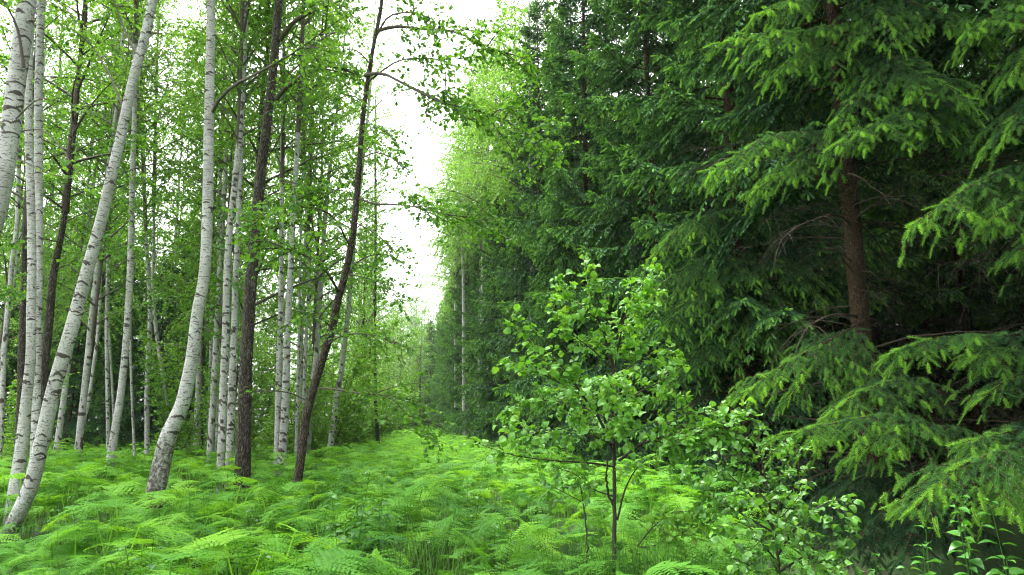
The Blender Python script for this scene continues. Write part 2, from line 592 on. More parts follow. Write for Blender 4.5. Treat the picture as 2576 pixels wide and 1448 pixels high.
def leafy(mb, rng, P, r0, r1=.003, T=LEAF, ls=.055, tw_step=.2, tw_len=.5, lf_step=.04, start=.25, hang=.3, upb=.6,
          flat=.6, sides=4, tint=.5, tip_grow=.0, wood=0, leaf=1, along=True):
    """A leafy limb: tube, side twigs and leaves."""
    P = resample(P, 12)
    L = np.linalg.norm(np.diff(P, axis=0), axis=1).sum()
    tubes(mb, P, np.linspace(r0, r1, 12)[None], sides, .5, wood)
    m = max(2, int(L * (1 - start) / tw_step))
    s = np.sort(start + (1 - start) * (np.arange(m) + rng.random(m)) / m)
    X, D = interp_path(P, s)
    lat = nrm(np.cross(D, UP) + 1e-6)
    sg = np.where(np.arange(m) % 2, 1, -1)[:, None]
    vert = np.cross(lat, D)
    a = rng.normal(0, (1 - flat) * 1.3, m)[:, None]
    dr = nrm(D * rng.uniform(.3, .8, (m, 1)) + sg * lat * np.cos(a) + vert * np.sin(a))
    ln = tw_len * rng.uniform(.45, 1.2, m) * (1 - .45 * s)
    t5 = np.linspace(0, 1, 5)
    TW = X[:, None] + dr[:, None] * (ln[:, None] * t5)[..., None] - UP * (hang * ln[:, None] * t5 ** 2)[..., None]
    tubes(mb, TW, np.linspace(max(.0022, r1), .0014, 5)[None], 3, .5, wood)
    k = np.maximum(2, (ln / lf_step).astype(int))
    idx = np.repeat(np.arange(m), k)
    t = rng.uniform(.12, 1.0, len(idx))
    pos = X[idx] + dr[idx] * (ln[idx] * t)[:, None] - UP * (hang * ln[idx] * t ** 2)[:, None]
    tan = nrm(dr[idx] - UP * (2 * hang * t)[:, None])
    tw_t = rng.normal(0, .09, m)[idx]
    if along:                                                       # leaves on the limb's own end
        q = int(L * .5 / lf_step)
        s2 = rng.uniform(.5, 1, q)
        p2, d2 = interp_path(P, s2)
        pos, tan = np.concatenate([pos, p2]), np.concatenate([tan, d2])
        tw_t = np.concatenate([tw_t, np.zeros(q)])
    N = len(pos)
    sd_ = nrm(np.cross(tan, UP) + 1e-6) * np.where(rng.random(N) < .5, 1, -1)[:, None]
    Xd = tan * rng.uniform(.2, .9, (N, 1)) + sd_ * .8 + rng.normal(0, .25, (N, 3)) - UP * .12
    Z = UP * upb + rng.normal(0, 1 - upb, (N, 3)) + 1e-4
    sc = ls * rng.uniform(.5, 1.25, N)
    pos = pos + nrm(Xd) * (ls * .18)
    tt = tint + tw_t + rng.normal(0, .11, N) + tip_grow
    scatter(mb, T, pos, Xd, Z, sc, tt, leaf)
    return P


def decid_crown(rng, z0, z1, R, nb, leafw, e0=(.9, .5), droop=.35, ls=.06, tw_step=.22, tw_len=.7, lf_step=.035, hang=.6, lr=.07,
                upb=.45, skip=None, profile=.75, lean=None):
    """A crown round the local z axis: leader, limbs, twigs, leaves."""
    mb = MB()
    zz = np.linspace(z0 * .98, z1, 12)
    ax = np.column_stack([np.cumsum(rng.normal(0, .05, 12)) * np.linspace(0, 1, 12), np.cumsum(rng.normal(0, .05, 12)) * np.linspace(0, 1, 12), zz])
    tubes(mb, ax, np.linspace(lr, .008, 12)[None], 6, 0.0, 0)
    az = rng.uniform(0, 6.28)
    for i in range(nb):
        f = (i + rng.random()) / nb
        z = z0 + (z1 - z0) * f
        az += 2.4 + rng.normal(0, .35)
        prof = (math.sin(math.pi * min(1, .18 + .82 * f) ** profile)) ** .8 + .12
        L = R * prof * rng.uniform(.6, 1.15)
        if L < .25: continue
        el = e0[0] + (e0[1] - e0[0]) * f + rng.normal(0, .15)
        t = np.linspace(0, 1, 8)
        h = np.array([math.cos(az), math.sin(az), 0])
        side = np.array([-h[1], h[0], 0])
        bx = np.array([np.interp(z, zz, ax[:, 0]), np.interp(z, zz, ax[:, 1]), z])
        P = bx + h * (L * t * math.cos(el * .8))[:, None] + UP * (L * (math.sin(el) * t - droop * t ** 2))[:, None] + side * (L * rng.normal(0, .12) * t ** 2)[:, None]
        leafy(mb, rng, P, .006 + .010 * L, .003, LEAF, ls, tw_step, tw_len * (.6 + .4 * prof), lf_step, .2, hang, upb, .35, 4, .5 + rng.normal(0, .08))
    return mb.build('crown', leafw, mesh_only=True)


def bough(mb, rng, P, tmpl=STRIP, tw_step=.11, sh_step=.11, sh_len=.17, spread=.42, droop=.5, start=.15, r0=.02, tip=0.0, thick=1.0, max_tw=.9,
          sides=4, twigwood=False, tint=.36, thin=0.0):
    """A spruce bough: arching axis, drooping side twigs, needle-clad shoots."""
    P = resample(P, 14)
    L = np.linalg.norm(np.diff(P, axis=0), axis=1).sum()
    tubes(mb, P, np.linspace(r0, .004, 14)[None], sides, .4, 0)
    m = max(3, int(L * (1 - start) / tw_step)) * 2
    s = np.sort(start + (1 - start) * (np.arange(m) + rng.random(m)) / m)
    s = s[rng.random(m) > thin] if thin else s
    m = len(s)
    X, D = interp_path(P, s)
    lat = nrm(np.cross(D, UP) + 1e-6) * np.where(np.arange(m) % 2, 1, -1)[:, None]
    dr = nrm(D * .7 + lat * rng.uniform(.5, 1.05, (m, 1)) + rng.normal(0, .16, (m, 3)))
    ln = np.minimum(max_tw, spread * L * (1 - s) ** .75 * np.minimum(1, (s - start) / .2 + .45)) * rng.uniform(.4, 1.25, m) + sh_len * .6
    dp = droop * rng.uniform(.5, 1.5, m)
    if twigwood:
        t5 = np.linspace(0, 1, 5)
        TW = X[:, None] + dr[:, None] * (ln[:, None] * t5)[..., None] - UP * (dp[:, None] * ln[:, None] * t5 ** 2)[..., None]
        tubes(mb, TW, np.linspace(.005, .002, 5)[None], 3, .4, 0)
    k = np.maximum(1, (ln / sh_step).astype(int)) * 2 + 1
    idx = np.repeat(np.arange(m), k)
    cum = np.concatenate([[0], np.cumsum(k)[:-1]])
    q = np.arange(len(idx)) - cum[idx]                              # order along the twig; the last is its end shoot
    last = q == k[idx] - 1
    t = np.where(last, 1 - .35 * sh_len / ln[idx], (q // 2 + .6 + rng.normal(0, .2, len(q))) / (k[idx] // 2 + .6))
    t = np.clip(t, .05, 1)
    pos = X[idx] + dr[idx] * (ln[idx] * t)[:, None] - UP * (dp[idx] * ln[idx] * t ** 2)[:, None]
    tan = nrm(dr[idx] - UP * (2 * dp[idx] * t)[:, None])
    l2 = nrm(np.cross(tan, UP) + 1e-6) * np.where(q % 2, 1, -1)[:, None]
    sd_ = np.where(last[:, None], tan, nrm(tan * .8 + l2 * rng.uniform(.45, .85, (len(q), 1)) - UP * rng.uniform(.0, .35, (len(q), 1)) + rng.normal(0, .1, (len(q), 3))))
    sl_ = sh_len * rng.uniform(.65, 1.15, len(q)) * (1 - .25 * t)
    age = np.clip(.55 * t + .45 * s[idx], 0, 1)                     # young growth at the ends is lighter; inner tint lowered to paint in shade
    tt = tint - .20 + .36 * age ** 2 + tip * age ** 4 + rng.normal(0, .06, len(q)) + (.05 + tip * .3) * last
    n2 = max(2, int(L * .5 / (sh_step * .6)))                       # shoots on the axis itself
    s3 = np.linspace(.5, 1, n2)
    p3, d3 = interp_path(P, s3)
    pos = np.concatenate([pos, p3]); sd_ = np.concatenate([sd_, nrm(d3 + rng.normal(0, .25, (n2, 3)))])
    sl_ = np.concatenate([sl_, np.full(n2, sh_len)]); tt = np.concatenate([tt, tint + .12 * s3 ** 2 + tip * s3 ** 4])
    Z = UP + rng.normal(0, .3, (len(pos), 3))
    sc = np.column_stack([sl_, np.full(len(pos), sh_len * thick), np.full(len(pos), sh_len * thick)])
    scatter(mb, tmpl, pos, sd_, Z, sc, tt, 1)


def spruce_boughs(rng, mb, H, Lmax, z0, z1=None, whorl=.42, per=6, keep=None, base=(0, 0), lowslope=-.12, **kw):
    z1 = z1 or H * .985
    z = z0
    while z < z1:
        f = z / H
        n = per if f < .8 else per - 1
        a0 = rng.uniform(0, 6.28)
        for i in range(n):
            a = a0 + i * 6.283 / n + rng.normal(0, .22)
            zz = z + rng.normal(0, .12)
            L = Lmax * (1 - f) ** .72 * rng.uniform(.45, 1.22) * min(1, .75 + z * .12) + .15
            if keep and not keep(a, zz, L): continue
            e = lowslope + (.75 - lowslope) * f ** 1.2 + rng.normal(0, .08)
            sag = .42 * (1 - f) + .12
            t = np.linspace(0, 1, 9)
            h = np.array([math.cos(a), math.sin(a), 0])
            sd_ = np.array([-h[1], h[0], 0])
            P = np.array([base[0], base[1], zz]) + h * (L * t)[:, None] + UP * (L * (e * t - sag * t ** 2 + .27 * t ** 3.2))[:, None] + sd_ * (L * rng.normal(0, .1) * t ** 2)[:, None]
            bough(mb, rng, P, r0=.008 + .007 * L, **kw)
        z += whorl * (1 - .45 * f) * rng.uniform(.85, 1.15)


def dead_twigs(mb, rng, base, z0, z1, n, L=2.0, fine=7, arc=None):
    for i in range(n):
        a = rng.uniform(*arc) if arc else rng.uniform(0, 6.28)
        z = rng.uniform(z0, z1)
        l = L * rng.uniform(.4, 1.2)
        t = np.linspace(0, 1, 9)
        h = np.array([math.cos(a), math.sin(a), 0])
        s = np.array([-h[1], h[0], 0])
        c = rng.normal(0, .15)
        P = np.array([*base, z]) + h * (l * t)[:, None] + UP * (l * (rng.normal(.05, .12) * t - rng.uniform(.05, .4) * t ** 2))[:, None] + s * (l * c * t ** 2)[:, None]
        P = P + rng.normal(0, .012, P.shape) * t[:, None]
        tubes(mb, P, np.linspace(.006 + .006 * l, .002, 9)[None], 5, .5, 0)
        m = int(fine * l)
        if m:
            X, D = interp_path(P, rng.uniform(.25, 1, m))
            lat = nrm(np.cross(D, UP)) * np.where(rng.random(m) < .5, 1, -1)[:, None]
            dr = nrm(D * .6 + lat * .8 + rng.normal(0, .35, (m, 3)))
            ln = rng.uniform(.2, .75, m)
            t6 = np.linspace(0, 1, 6)
            TW = X[:, None] + dr[:, None] * (ln[:, None] * t6)[..., None] - UP * (rng.uniform(.1, .9, m)[:, None] * ln[:, None] * t6 ** 2)[..., None]
            tubes(mb, TW, np.linspace(.004, .0014, 6)[None], 3, .5, 0)


# ------------------------------------------------------------------ ground
rg0 = np.random.default_rng(7)


def row_x(Y):                                                   # the spruce edge on the right of the ride
    return 4.6 - .17 * (Y - 9)


def left_x(Y):                                                  # edge of the birch wood on its left
    return -3.3 - .157 * (Y - 11)


def ground_z(x, y):
    return .07 * np.sin(x * .7 + 1) * np.cos(y * .53) + .05 * np.sin(x * 1.9 + y * 1.3) + .12 * np.sin(y * .11 + x * .05)


gx = np.concatenate([np.linspace(-300, -42, 12), np.linspace(-40, 40, 161), np.linspace(42, 300, 12)])
gy = np.concatenate([np.linspace(-60, -8, 6), np.linspace(-6, 90, 193), np.linspace(95, 420, 14)])
GX, GY = np.meshgrid(gx, gy)
mb = MB()
nx = len(gx)
fi = np.arange(nx - 1)[None] + (np.arange(len(gy) - 1) * nx)[:, None]
mb.add(np.stack([GX, GY, ground_z(GX, GY)], -1), np.stack([fi, fi + 1, fi + nx + 1, fi + nx], -1).reshape(-1, 4))
gm, N, L, p = bark_base('forest_floor')
b = attr(N, 'bark').outputs['Vector']
n1 = noise(N, L, mapped(N, L, b, (1.1, 1.1, 1)), 1, 6, .65)
n2 = noise(N, L, mapped(N, L, b, (22, 22, 1)), 1, 5, .7)
lit = mixc(N, L, n2, (.009, .0065, .0045), (.045, .029, .018))
mos = mixc(N, L, n2, (.014, .035, .009), (.045, .10, .02))
L.new(mixc(N, L, ramp_f(N, L, n1, .32, .47), lit, mos), p.inputs['Base Color'])
bp = N.new('ShaderNodeBump'); bp.inputs['Strength'].default_value = .8; bp.inputs['Distance'].default_value = .03
L.new(n2, bp.inputs['Height']); L.new(bp.outputs[0], p.inputs['Normal'])
g = mb.build('ground', gm)
tag(g, 'forest floor of brown litter and moss', kind='structure')


# ------------------------------------------------------------------ bracken
def frond_template(rng, lod, H=.75, B=.75, ang=.25):
    """A frond rising from the origin in +z and arching over towards +x. B blade length."""
    V, F, t = [], [], []
    k = 6
    st = np.array([[0, 0, 0], [.03, 0, H * .5], [.1, 0, H * .88]])
    bl = []
    npn = {0: 12, 1: 10, 2: 9}[lod]
    u = np.linspace(0, 1, npn + 2)
    yaw = rng.normal(0, .12)
    for x in u:
        bl.append([.1 + B * x * math.cos(ang * .6), B * .12 * yaw * x * x * 4, H * .88 + B * (math.sin(ang) * x * 1.2 - .55 * x * x * (.6 + ang))])
    bl = np.array(bl)

    def quad(a, b_, c, d, tt):
        i = len(V)
        V.extend([a, b_, c, d]); F.append([i, i + 1, i + 2, i + 3]); t.extend(tt if isinstance(tt, list) else [tt] * 4)
    if lod < 2:                                                     # stalk and midrib
        path = np.vstack([st, bl[1:]])
        for i in range(len(path) - 1):
            w0, w1 = .006 * (1 - i / len(path) * .8), .006 * (1 - (i + 1) / len(path) * .8)
            y = np.array([0, 1, 0])
            quad(path[i] - y * w0, path[i + 1] - y * w1, path[i + 1] + y * w1, path[i] + y * w0, .15)
            if i < 3:
                y = np.array([1, 0, 0])
                quad(path[i] - y * w0, path[i + 1] - y * w1, path[i + 1] + y * w1, path[i] + y * w0, .15)
    tang = nrm(np.gradient(bl, axis=0))
    for i in range(1, npn + 1):
        x = u[i]
        Lp = B * .46 * (1 - x) ** .85 * (1 if i > 1 else .9) + .012
        for sgn in (-1, 1):
            T = tang[i]
            latv = np.array([0, sgn, 0.0])
            nup = nrm(np.cross(T, np.cross(UP, T)))
            d = nrm(T * rng.uniform(.3, .5) + latv + nup * rng.normal(.05, .1))
            sag = rng.uniform(.1, .35)
            wd = B / npn * .62
            f2 = nrm(np.cross(nup, d))                              # across the pinna
            if lod == 2:
                p0, p1, p2 = bl[i], bl[i] + d * Lp * .45 - nup * sag * Lp * .2, bl[i] + d * Lp - nup * sag * Lp
                quad(p0, p1 + f2 * wd * .5, p2, p1 - f2 * wd * .5, float(rng.normal(0, .06)))
            else:
                m = max(3, int({0: 8, 1: 5}[lod] * (Lp / (B * .46)) ** .6))
                for j in range(m):
                    v = (j + .4) / m
                    c = bl[i] + d * Lp * v - nup * sag * Lp * v * v
                    pl = wd * (1 - .75 * v) * rng.uniform(.9, 1.15) + .006
                    hw = Lp / m * .46
                    for s2 in (-1, 1):
                        e = nrm(f2 * s2 + d * .35 - nup * .12)
                        quad(c - d * hw * .8, c + e * pl * .55 - d * hw * .8, c + e * pl + d * hw * .2, c + d * hw * .9, float(rng.normal(0, .05)) - .04 * (1 - v))
                c = bl[i] + d * Lp * .97 - nup * sag * Lp * .95
                quad(c, c + d * .015 + f2 * .006, c + d * .035, c + d * .015 - f2 * .006, .05)
    return np.array(V), [np.array(F)], np.array(t)


frg = np.random.default_rng(21)
FR = {l: [frond_template(frg, l, frg.uniform(.60, .92), frg.uniform(.38, .60), frg.uniform(-.15, .6)) for _ in range(6)] for l in (0, 1, 2)}


def bracken(name, label, zones, seed, mat):
    rng = np.random.default_rng(seed)
    mb = MB()
    for (y0, y1, dens, lod, xl, xr) in zones:
        n = int((y1 - y0) * dens * 60)
        Y = rng.uniform(y0, y1, n)
        Xx = rng.uniform(-30, 30, n)
        vis = (np.abs(Xx) < Y * .80 + 1.6) & (Xx > xl(Y)) & (Xx < xr(Y))
        Y, Xx = Y[vis], Xx[vis]
        clump = .5 + .5 * np.sin(Xx * 1.7 + Y * .9) * np.sin(Y * 1.4 - Xx * .6)
        ok = rng.random(len(Y)) < .62 + .38 * clump
        Y, Xx, clump = Y[ok], Xx[ok], clump[ok]
        which = rng.integers(0, 6, len(Y))
        for v in range(6):
            k = which == v
            q = k.sum()
            if not q: continue
            a = rng.uniform(0, 6.283, q)
            pos = np.column_stack([Xx[k], Y[k], ground_z(Xx[k], Y[k]) - .02])
            tl = rng.normal(0, .17, (q, 2))
            Xd = np.column_stack([np.cos(a), np.sin(a), tl[:, 0]])
            Z = np.column_stack([rng.normal(0, .1, q), rng.normal(0, .1, q), np.ones(q)])
            sc = rng.uniform(.6, 1.12, q) * (.72 + .34 * clump[k])
            sc = sc * np.clip(.6 + .08 * Y[k], .8, 1)
            lowz = (np.abs(Xx[k] + .70 * Y[k]) < .75) & (Y[k] > 4.5) & (Y[k] < 8.6)
            sc = np.where(lowz, sc * .66, sc)
            scatter(mb, FR[lod][v], pos, Xd, Z, sc, .54 + rng.normal(0, .18, q) + .14 * (sc - .75), 0)
    o = mb.build(name, mat, smooth=())
    return tag(o, label, kind='stuff')


lim = lambda o: (lambda Y: left_x(Y) + o)
allL = lambda Y: Y * 0 - 26
edge = lambda Y: np.where(Y < 9, 1.6 + .22 * Y, row_x(Y) - 1.2)
bracken('bracken', 'bright green bracken covering the forest ride', [
    (2.7, 8.5, 42, 0, allL, lambda Y: np.minimum(edge(Y), 1.1 + .18 * Y)),
    (8.5, 17, 30, 1, allL, edge),
    (17, 34, 20, 2, allL, edge),
    (34, 60, 16, 2, lim(-6), edge),
    (60, 105, 7, 2, lim(-3), edge)], 3, M['fern'])

# ------------------------------------------------------------------ crowns that the trees share
BL, AL = [M['birch_twig'], M['birch_leaf']], [M['twig'], M['alder_leaf']]
crg = np.random.default_rng(11)
BIRCH_CROWN = [decid_crown(crg, 0, 10, 2.5, 40, BL, (.95, .9), .30, .060, .10, .8, .015, .75, .07) for _ in range(3)]
ALDER_CROWN = [decid_crown(crg, 0, 9, 2.6, 32, AL, (.6, .8), .18, .085, .14, .65, .028, .2, .08, upb=.6) for _ in range(2)]


def straight(rng, H, lean=.5, wob=.18, n=9):
    z = np.linspace(-.15, H, n)
    t = np.linspace(0, 1, n)
    a = rng.uniform(0, 6.28)
    return np.column_stack([math.cos(a) * lean * t + np.cumsum(rng.normal(0, wob, n)) * t * .5, math.sin(a) * lean * t + np.cumsum(rng.normal(0, wob, n)) * t * .5, z])


def full_kind(kind, rng, H, r, zc, R, nb, ls, **kw):
    P = straight(rng, H)
    tr = trunk_mesh(P, np.linspace(r, .015, 9), kind, rng, (0, 0, 0), 9, .10, .5, 5.0)
    cr = decid_crown(rng, zc, H, R, nb, BL if kind == 'birch' else AL, ls=ls, lr=.05, **kw)
    return tr, cr


frg2 = np.random.default_rng(5)
BIRCH_FULL = [full_kind('birch', frg2, 18 + i, .105, 4.0, 2.7, 60, .068, e0=(.75, .95), droop=.35, tw_step=.085, tw_len=.85, lf_step=.0175, hang=.75) for i in range(3)]
BIRCH_TALL = [full_kind('birch', frg2, 18 + i, .11, 8.6, 2.9, 52, .06, e0=(.6, .95), droop=.35, tw_step=.075, tw_len=.9, lf_step=.0135, hang=.85) for i in range(2)]
ALDER_FULL = [full_kind('alder', frg2, 16 + i, .12, 3.0, 2.8, 50, .09, e0=(.35, .8), droop=.15, tw_step=.10, tw_len=.75, lf_step=.021, hang=.2, upb=.6) for i in range(2)]


def shrub_mesh(rng, H, n):
    mb = MB()
    for i in range(n):
        a, l = rng.uniform(0, 6.28), H * rng.uniform(.55, 1.05)
        t = np.linspace(0, 1, 8)
        P = np.array([math.cos(a), math.sin(a), 0]) * (l * rng.uniform(.15, .5) * t ** 1.3)[:, None] + UP * (l * t)[:, None]
        leafy(mb, rng, P, .012, .003, LEAF, .085, .06, .6, .03, .1, .15, .6, .3, 4, .6)
    return mb.build('crown', [M['twig'], M['shrub_leaf']], mesh_only=True)


SHRUB = [shrub_mesh(frg2, h, n) for h, n in ((2.6, 9), (3.6, 10), (1.6, 9))]

# ------------------------------------------------------------------ the trees one can point at
hrg = np.random.default_rng(77)


def hero(name, cat, label, kind, pts, wpx, Y, H, crown, hc, group=None, sides=14, step=.04, foot=.5, scars=6.0, mat=None, crown_sc=1.0, dY=0.0, flare=.3):
    """A tree whose trunk follows the photo's outline at its own distance Y."""
    n = len(pts)
    ys = [Y + dY * i / (n - 1) for i in range(n)]
    P = np.array([at(p[0], p[1], y) for p, y in zip(pts, ys)])
    dist = np.array([y * (_cp if 0 else 1) for y in ys])
    W = np.interp(np.linspace(0, 1, n), np.linspace(0, 1, len(wpx)), wpx)
    R = W * .40 / FPX * dist
    d0 = nrm(P[0] - P[1])
    if P[0][2] > -.1 and d0[2] < -.1:
        gz = -.12
        P = np.vstack([P[0] + d0 * ((gz - P[0][2]) / d0[2]), P]); R = np.concatenate([[R[0] * 1.08], R])
    base = P[0].copy(); base[2] = 0
    d1 = nrm(P[-1] - P[-2])
    d1 = nrm(d1 * np.array([.7, .7, 1]))
    if H > P[-1][2] + 1:
        k = 5
        ext = np.array([P[-1] + d1 * ((H - P[-1][2]) / d1[2]) * (i / k) for i in range(1, k + 1)])
        P = np.vstack([P, ext]); R = np.concatenate([R, np.linspace(R[-1], .012, k + 1)[1:]])
    root = thing(name, base, label, cat, group)
    child('trunk', trunk_mesh(P, R, kind, hrg, base, sides, step, foot, scars, flare, mat=mat), root)
    if crown is not None:
        i = np.searchsorted(P[:, 2], hc)
        i = min(max(i, 1), len(P) - 1)
        f = (hc - P[i - 1][2]) / (P[i][2] - P[i - 1][2])
        pc = P[i - 1] + (P[i] - P[i - 1]) * f
        q = Vector((0, 0, 1)).rotation_difference(Vector(P[-1] - pc))
        q = q @ Matrix.Rotation(hrg.uniform(0, 6.28), 3, 'Z').to_quaternion()
        o = child('crown', crown, root, Vector(pc - base), q)
        ln = float(np.linalg.norm(P[-1] - pc))
        o.scale = (crown_sc, crown_sc, ln / 10)
    root['_base'] = list(base)
    return root


def add_branch(root, pts, r0, kind='alder', ls=.062, tw_step=.09, tw_len=.45, lf_step=.027, start=.2, hang=.25, seed=0, r1=.004, upb=.6, flat=.4, T=LEAF_MID, tint=.5, subs=0):
    rng = np.random.default_rng(seed + 500)
    mb = MB()
    P = leafy(mb, rng, ats(pts), r0, r1, T, ls, tw_step, tw_len, lf_step, start, hang, upb, flat, 6, tint)
    for i in range(subs):                                           # side limbs
        s = rng.uniform(max(.25, start), .92)
        X, D = interp_path(P, np.array([s]))
        lat = nrm(np.cross(D, UP)) * (1 if i % 2 else -1)
        L = np.linalg.norm(P[-1] - P[0]) * rng.uniform(.2, .42) * (1.1 - .5 * s)
        d = nrm(D * .7 + lat * .8 + UP * rng.normal(.1, .25))[0]
        t = np.linspace(0, 1, 6)
        leafy(mb, rng, X + d * (L * t)[:, None] - UP * (L * hang * .5 * t ** 2)[:, None], r0 * .4, r1, T, ls, tw_step, tw_len, lf_step, .15, hang, upb, flat, 4, tint + rng.normal(0, .06))
    b = list(root['_base'])
    return mb.build('branch', BL if kind == 'birch' else AL, root, b)


BC = BIRCH_CROWN
b1 = hero('birch_tree', 'tree', 'thick white birch leaning to the right, rooted nearest in the bracken', 'birch',
          [(20, 1350), (48, 1290), (75, 1230), (103, 1120), (130, 1000), (174, 850), (215, 700), (245, 590), (272, 480), (298, 370), (322, 260), (343, 170), (357, 120), (385, 0)],
          (44, 44, 40, 35, 32, 30, 28), 8.6, 17, BC[0], 8.6, sides=32, step=.013, foot=.9, scars=7)
b2 = hero('birch_tree', 'tree', 'stout white birch with big black chevron scars, foot outside the frame', 'birch',
          [(-40, 640), (-5, 520), (12, 430), (27, 330), (38, 230), (52, 120), (68, 0)], (58, 58, 56, 56), 6.6, 17, BC[1], 7.8, sides=32, step=.013, scars=8)
b3 = hero('birch_tree', 'tree', 'upright birch crossing behind the foot of the leaning birch', 'birch',
          [(42, 1220), (55, 1120), (66, 1010), (77, 900), (79, 800), (80, 700), (80, 600), (77, 500), (74, 400), (72, 300)], (38, 28, 27, 24, 22), 9.8, 17, BC[2], 8.4, sides=24, step=.018, scars=6)
hero('birch_tree', 'tree', 'slender birch straight as a pole beside the stout chevron-scarred one', 'birch',
     [(88, 1100), (92, 1000), (95, 850), (97, 700), (98, 550), (97, 400), (97, 250), (101, 100), (104, 0)], (22, 24, 25), 11.5, 17, BC[0], 9.5, sides=24, step=.018, scars=9)
b4 = hero('birch_tree', 'tree', 'slim birch curving up between the leaning birch and the bent one', 'birch',
          [(281, 1140), (289, 1090), (300, 1020), (312, 920), (320, 820), (326, 724), (330, 600), (333, 450), (337, 330), (340, 200), (341, 60)], (24, 22, 19, 16, 13), 15, 18, BC[1], 10.5, sides=20, step=.022, scars=7)
b5 = hero('birch_tree', 'tree', 'white birch bent at its foot with a dark cracked base and a torn stub', 'birch',
          [(398, 1210), (410, 1150), (423, 1100), (441, 1060), (458, 1020), (472, 960), (480, 920), (488, 870), (493, 824), (501, 770), (510, 724), (518, 648), (522, 525), (524, 400), (527, 250), (530, 100), (531, 0)],
          (52, 48, 42, 40, 37, 33, 30, 28), 9.2, 17, BC[2], 8.2, sides=32, step=.013, foot=2.0, scars=6)
d1 = hero('alder_tree', 'tree', 'dark rough-barked straight alder, thickest dark trunk in the wood', 'alder',
          [(610, 1175), (612, 1130), (618, 950), (625, 800), (632, 700), (641, 600), (655, 450), (673, 300), (690, 150), (701, 0)], (46, 41, 38, 34, 30, 26), 12.3, 17, ALDER_CROWN[0], 9.8, sides=28, step=.03)
d2 = hero('alder_tree', 'tree', 'brown alder leaning and curving to the right beside the open ride', 'alder',
          [(752, 1185), (757, 1150), (771, 1049), (782, 1000), (794, 959), (814, 894), (836, 824), (851, 749), (869, 690), (889, 575), (901, 450), (910, 325), (922, 225), (940, 115), (955, 40), (963, -20)],
          (27, 26, 27, 25, 21, 17, 14, 12), 10.4, 14, ALDER_CROWN[1], 9.0, sides=24, step=.03, mat=M['alder_red'], crown_sc=.8)
d3 = hero('alder_tree', 'tree', 'thin dark pole-like alder standing farthest down the ride, gap of sky beside it', 'alder',
          [(949, 1088), (946, 1040), (944, 950), (943, 850), (944, 700), (945, 550), (944, 400), (944, 330)], (13, 9, 9, 7), 34, 20, ALDER_CROWN[0], 11, sides=10, step=.08, crown_sc=.55)
birches = [
    ('birch twin standing nearer of a tight pair left of the dark straight alder', [(556, 1145), (558, 1100), (562, 974), (568, 824), (570, 724), (576, 600), (589, 480), (598, 400), (607, 300), (615, 150), (620, 0)], (23, 22, 19, 15), 14.2, 1),
    ('birch twin pressed against the dark straight alder', [(578, 1140), (583, 1000), (587, 900), (590, 824), (592, 724), (598, 600), (604, 450), (609, 300), (612, 150)], (24, 20, 17, 13), 14.8, 2),
    ('thin birch hidden mostly behind the tight birch pair', [(545, 1095), (547, 950), (549, 824), (550, 700), (552, 550), (556, 400)], (11, 11, 9), 21, 0),
    ('slimmer stem of the birch pair between the two dark alders', [(697, 1125), (702, 924), (706, 800), (707, 700), (709, 500), (709, 375), (711, 200)], (19, 17, 13, 9), 16.5, 0),
    ('stouter stem of the birch pair between the two dark alders', [(712, 1122), (716, 1050), (720, 950), (724, 824), (730, 700), (740, 500), (749, 350), (755, 225), (762, 60)], (25, 22, 16, 12), 15.6, 1),
    ('faint thin birch just left of the leaning brown alder', [(746, 1100), (749, 1000), (751, 900), (753, 780), (755, 650)], (10, 9, 8), 20, 2),
    ('thin birch seen behind the leaning brown alder, bare white stem', [(764, 1060), (766, 960), (770, 860), (776, 724), (776, 600), (775, 500), (778, 375)], (11, 10, 8), 21, 0),
    ('birch leaning right behind the curving brown alder, edge of the ride', [(835, 1092), (844, 1024), (856, 949), (864, 889), (871, 824), (879, 750), (885, 680), (895, 560), (911, 425), (919, 350), (929, 250), (936, 150)], (18, 16, 14, 11, 8), 25, 1),
    ('thin birch leaning right before the dark spruces', [(200, 1105), (220, 1024), (235, 924), (245, 849), (250, 780), (256, 640)], (10, 10, 7), 22, 2),
    ('birch stem with yellow twigs before the dark spruces', [(272, 1098), (270, 974), (268, 824), (270, 700), (272, 560)], (11, 10, 8), 22, 0),
    ('thread-thin birch behind the slim curving one', [(287, 1070), (281, 950), (275, 850), (272, 740)], (6, 6, 5), 25, 1),
    ('very thin birch just right of the slim curving one', [(337, 1110), (332, 1000), (329, 900), (328, 800), (330, 680)], (8, 7, 6), 20, 2),
    ('knobbly birch forming the straight leg of a narrow V', [(370, 1092), (370, 974), (374, 874), (378, 800), (374, 700), (367, 600), (362, 400), (357, 300), (350, 200)], (14, 14, 10, 7), 21, 0),
    ('birch leaning left, slanting leg of a narrow V', [(431, 1080), (425, 1040), (410, 950), (398, 870), (392, 824), (385, 730), (387, 600), (386, 480)], (12, 11, 8), 21.5, 1),
    ('small birch close behind the bent birch', [(497, 1078), (499, 1000), (500, 900), (502, 800), (505, 650)], (10, 9, 7), 25, 2),
    ('small straight birch between the bent birch and the tight pair', [(528, 1080), (529, 1000), (530, 900), (531, 800), (530, 650)], (12, 11, 8), 25, 0),
    ('grey mottled birch at the wood edge left of the crossing birch', [(2, 1100), (12, 870), (25, 724), (32, 650), (42, 575), (46, 450), (50, 300)], (15, 14, 12), 18, 1),
    ('pale thin birch behind the leaning dark alder stem', [(118, 1060), (116, 900), (120, 750), (124, 600)], (8, 7, 6), 24, 2),
]
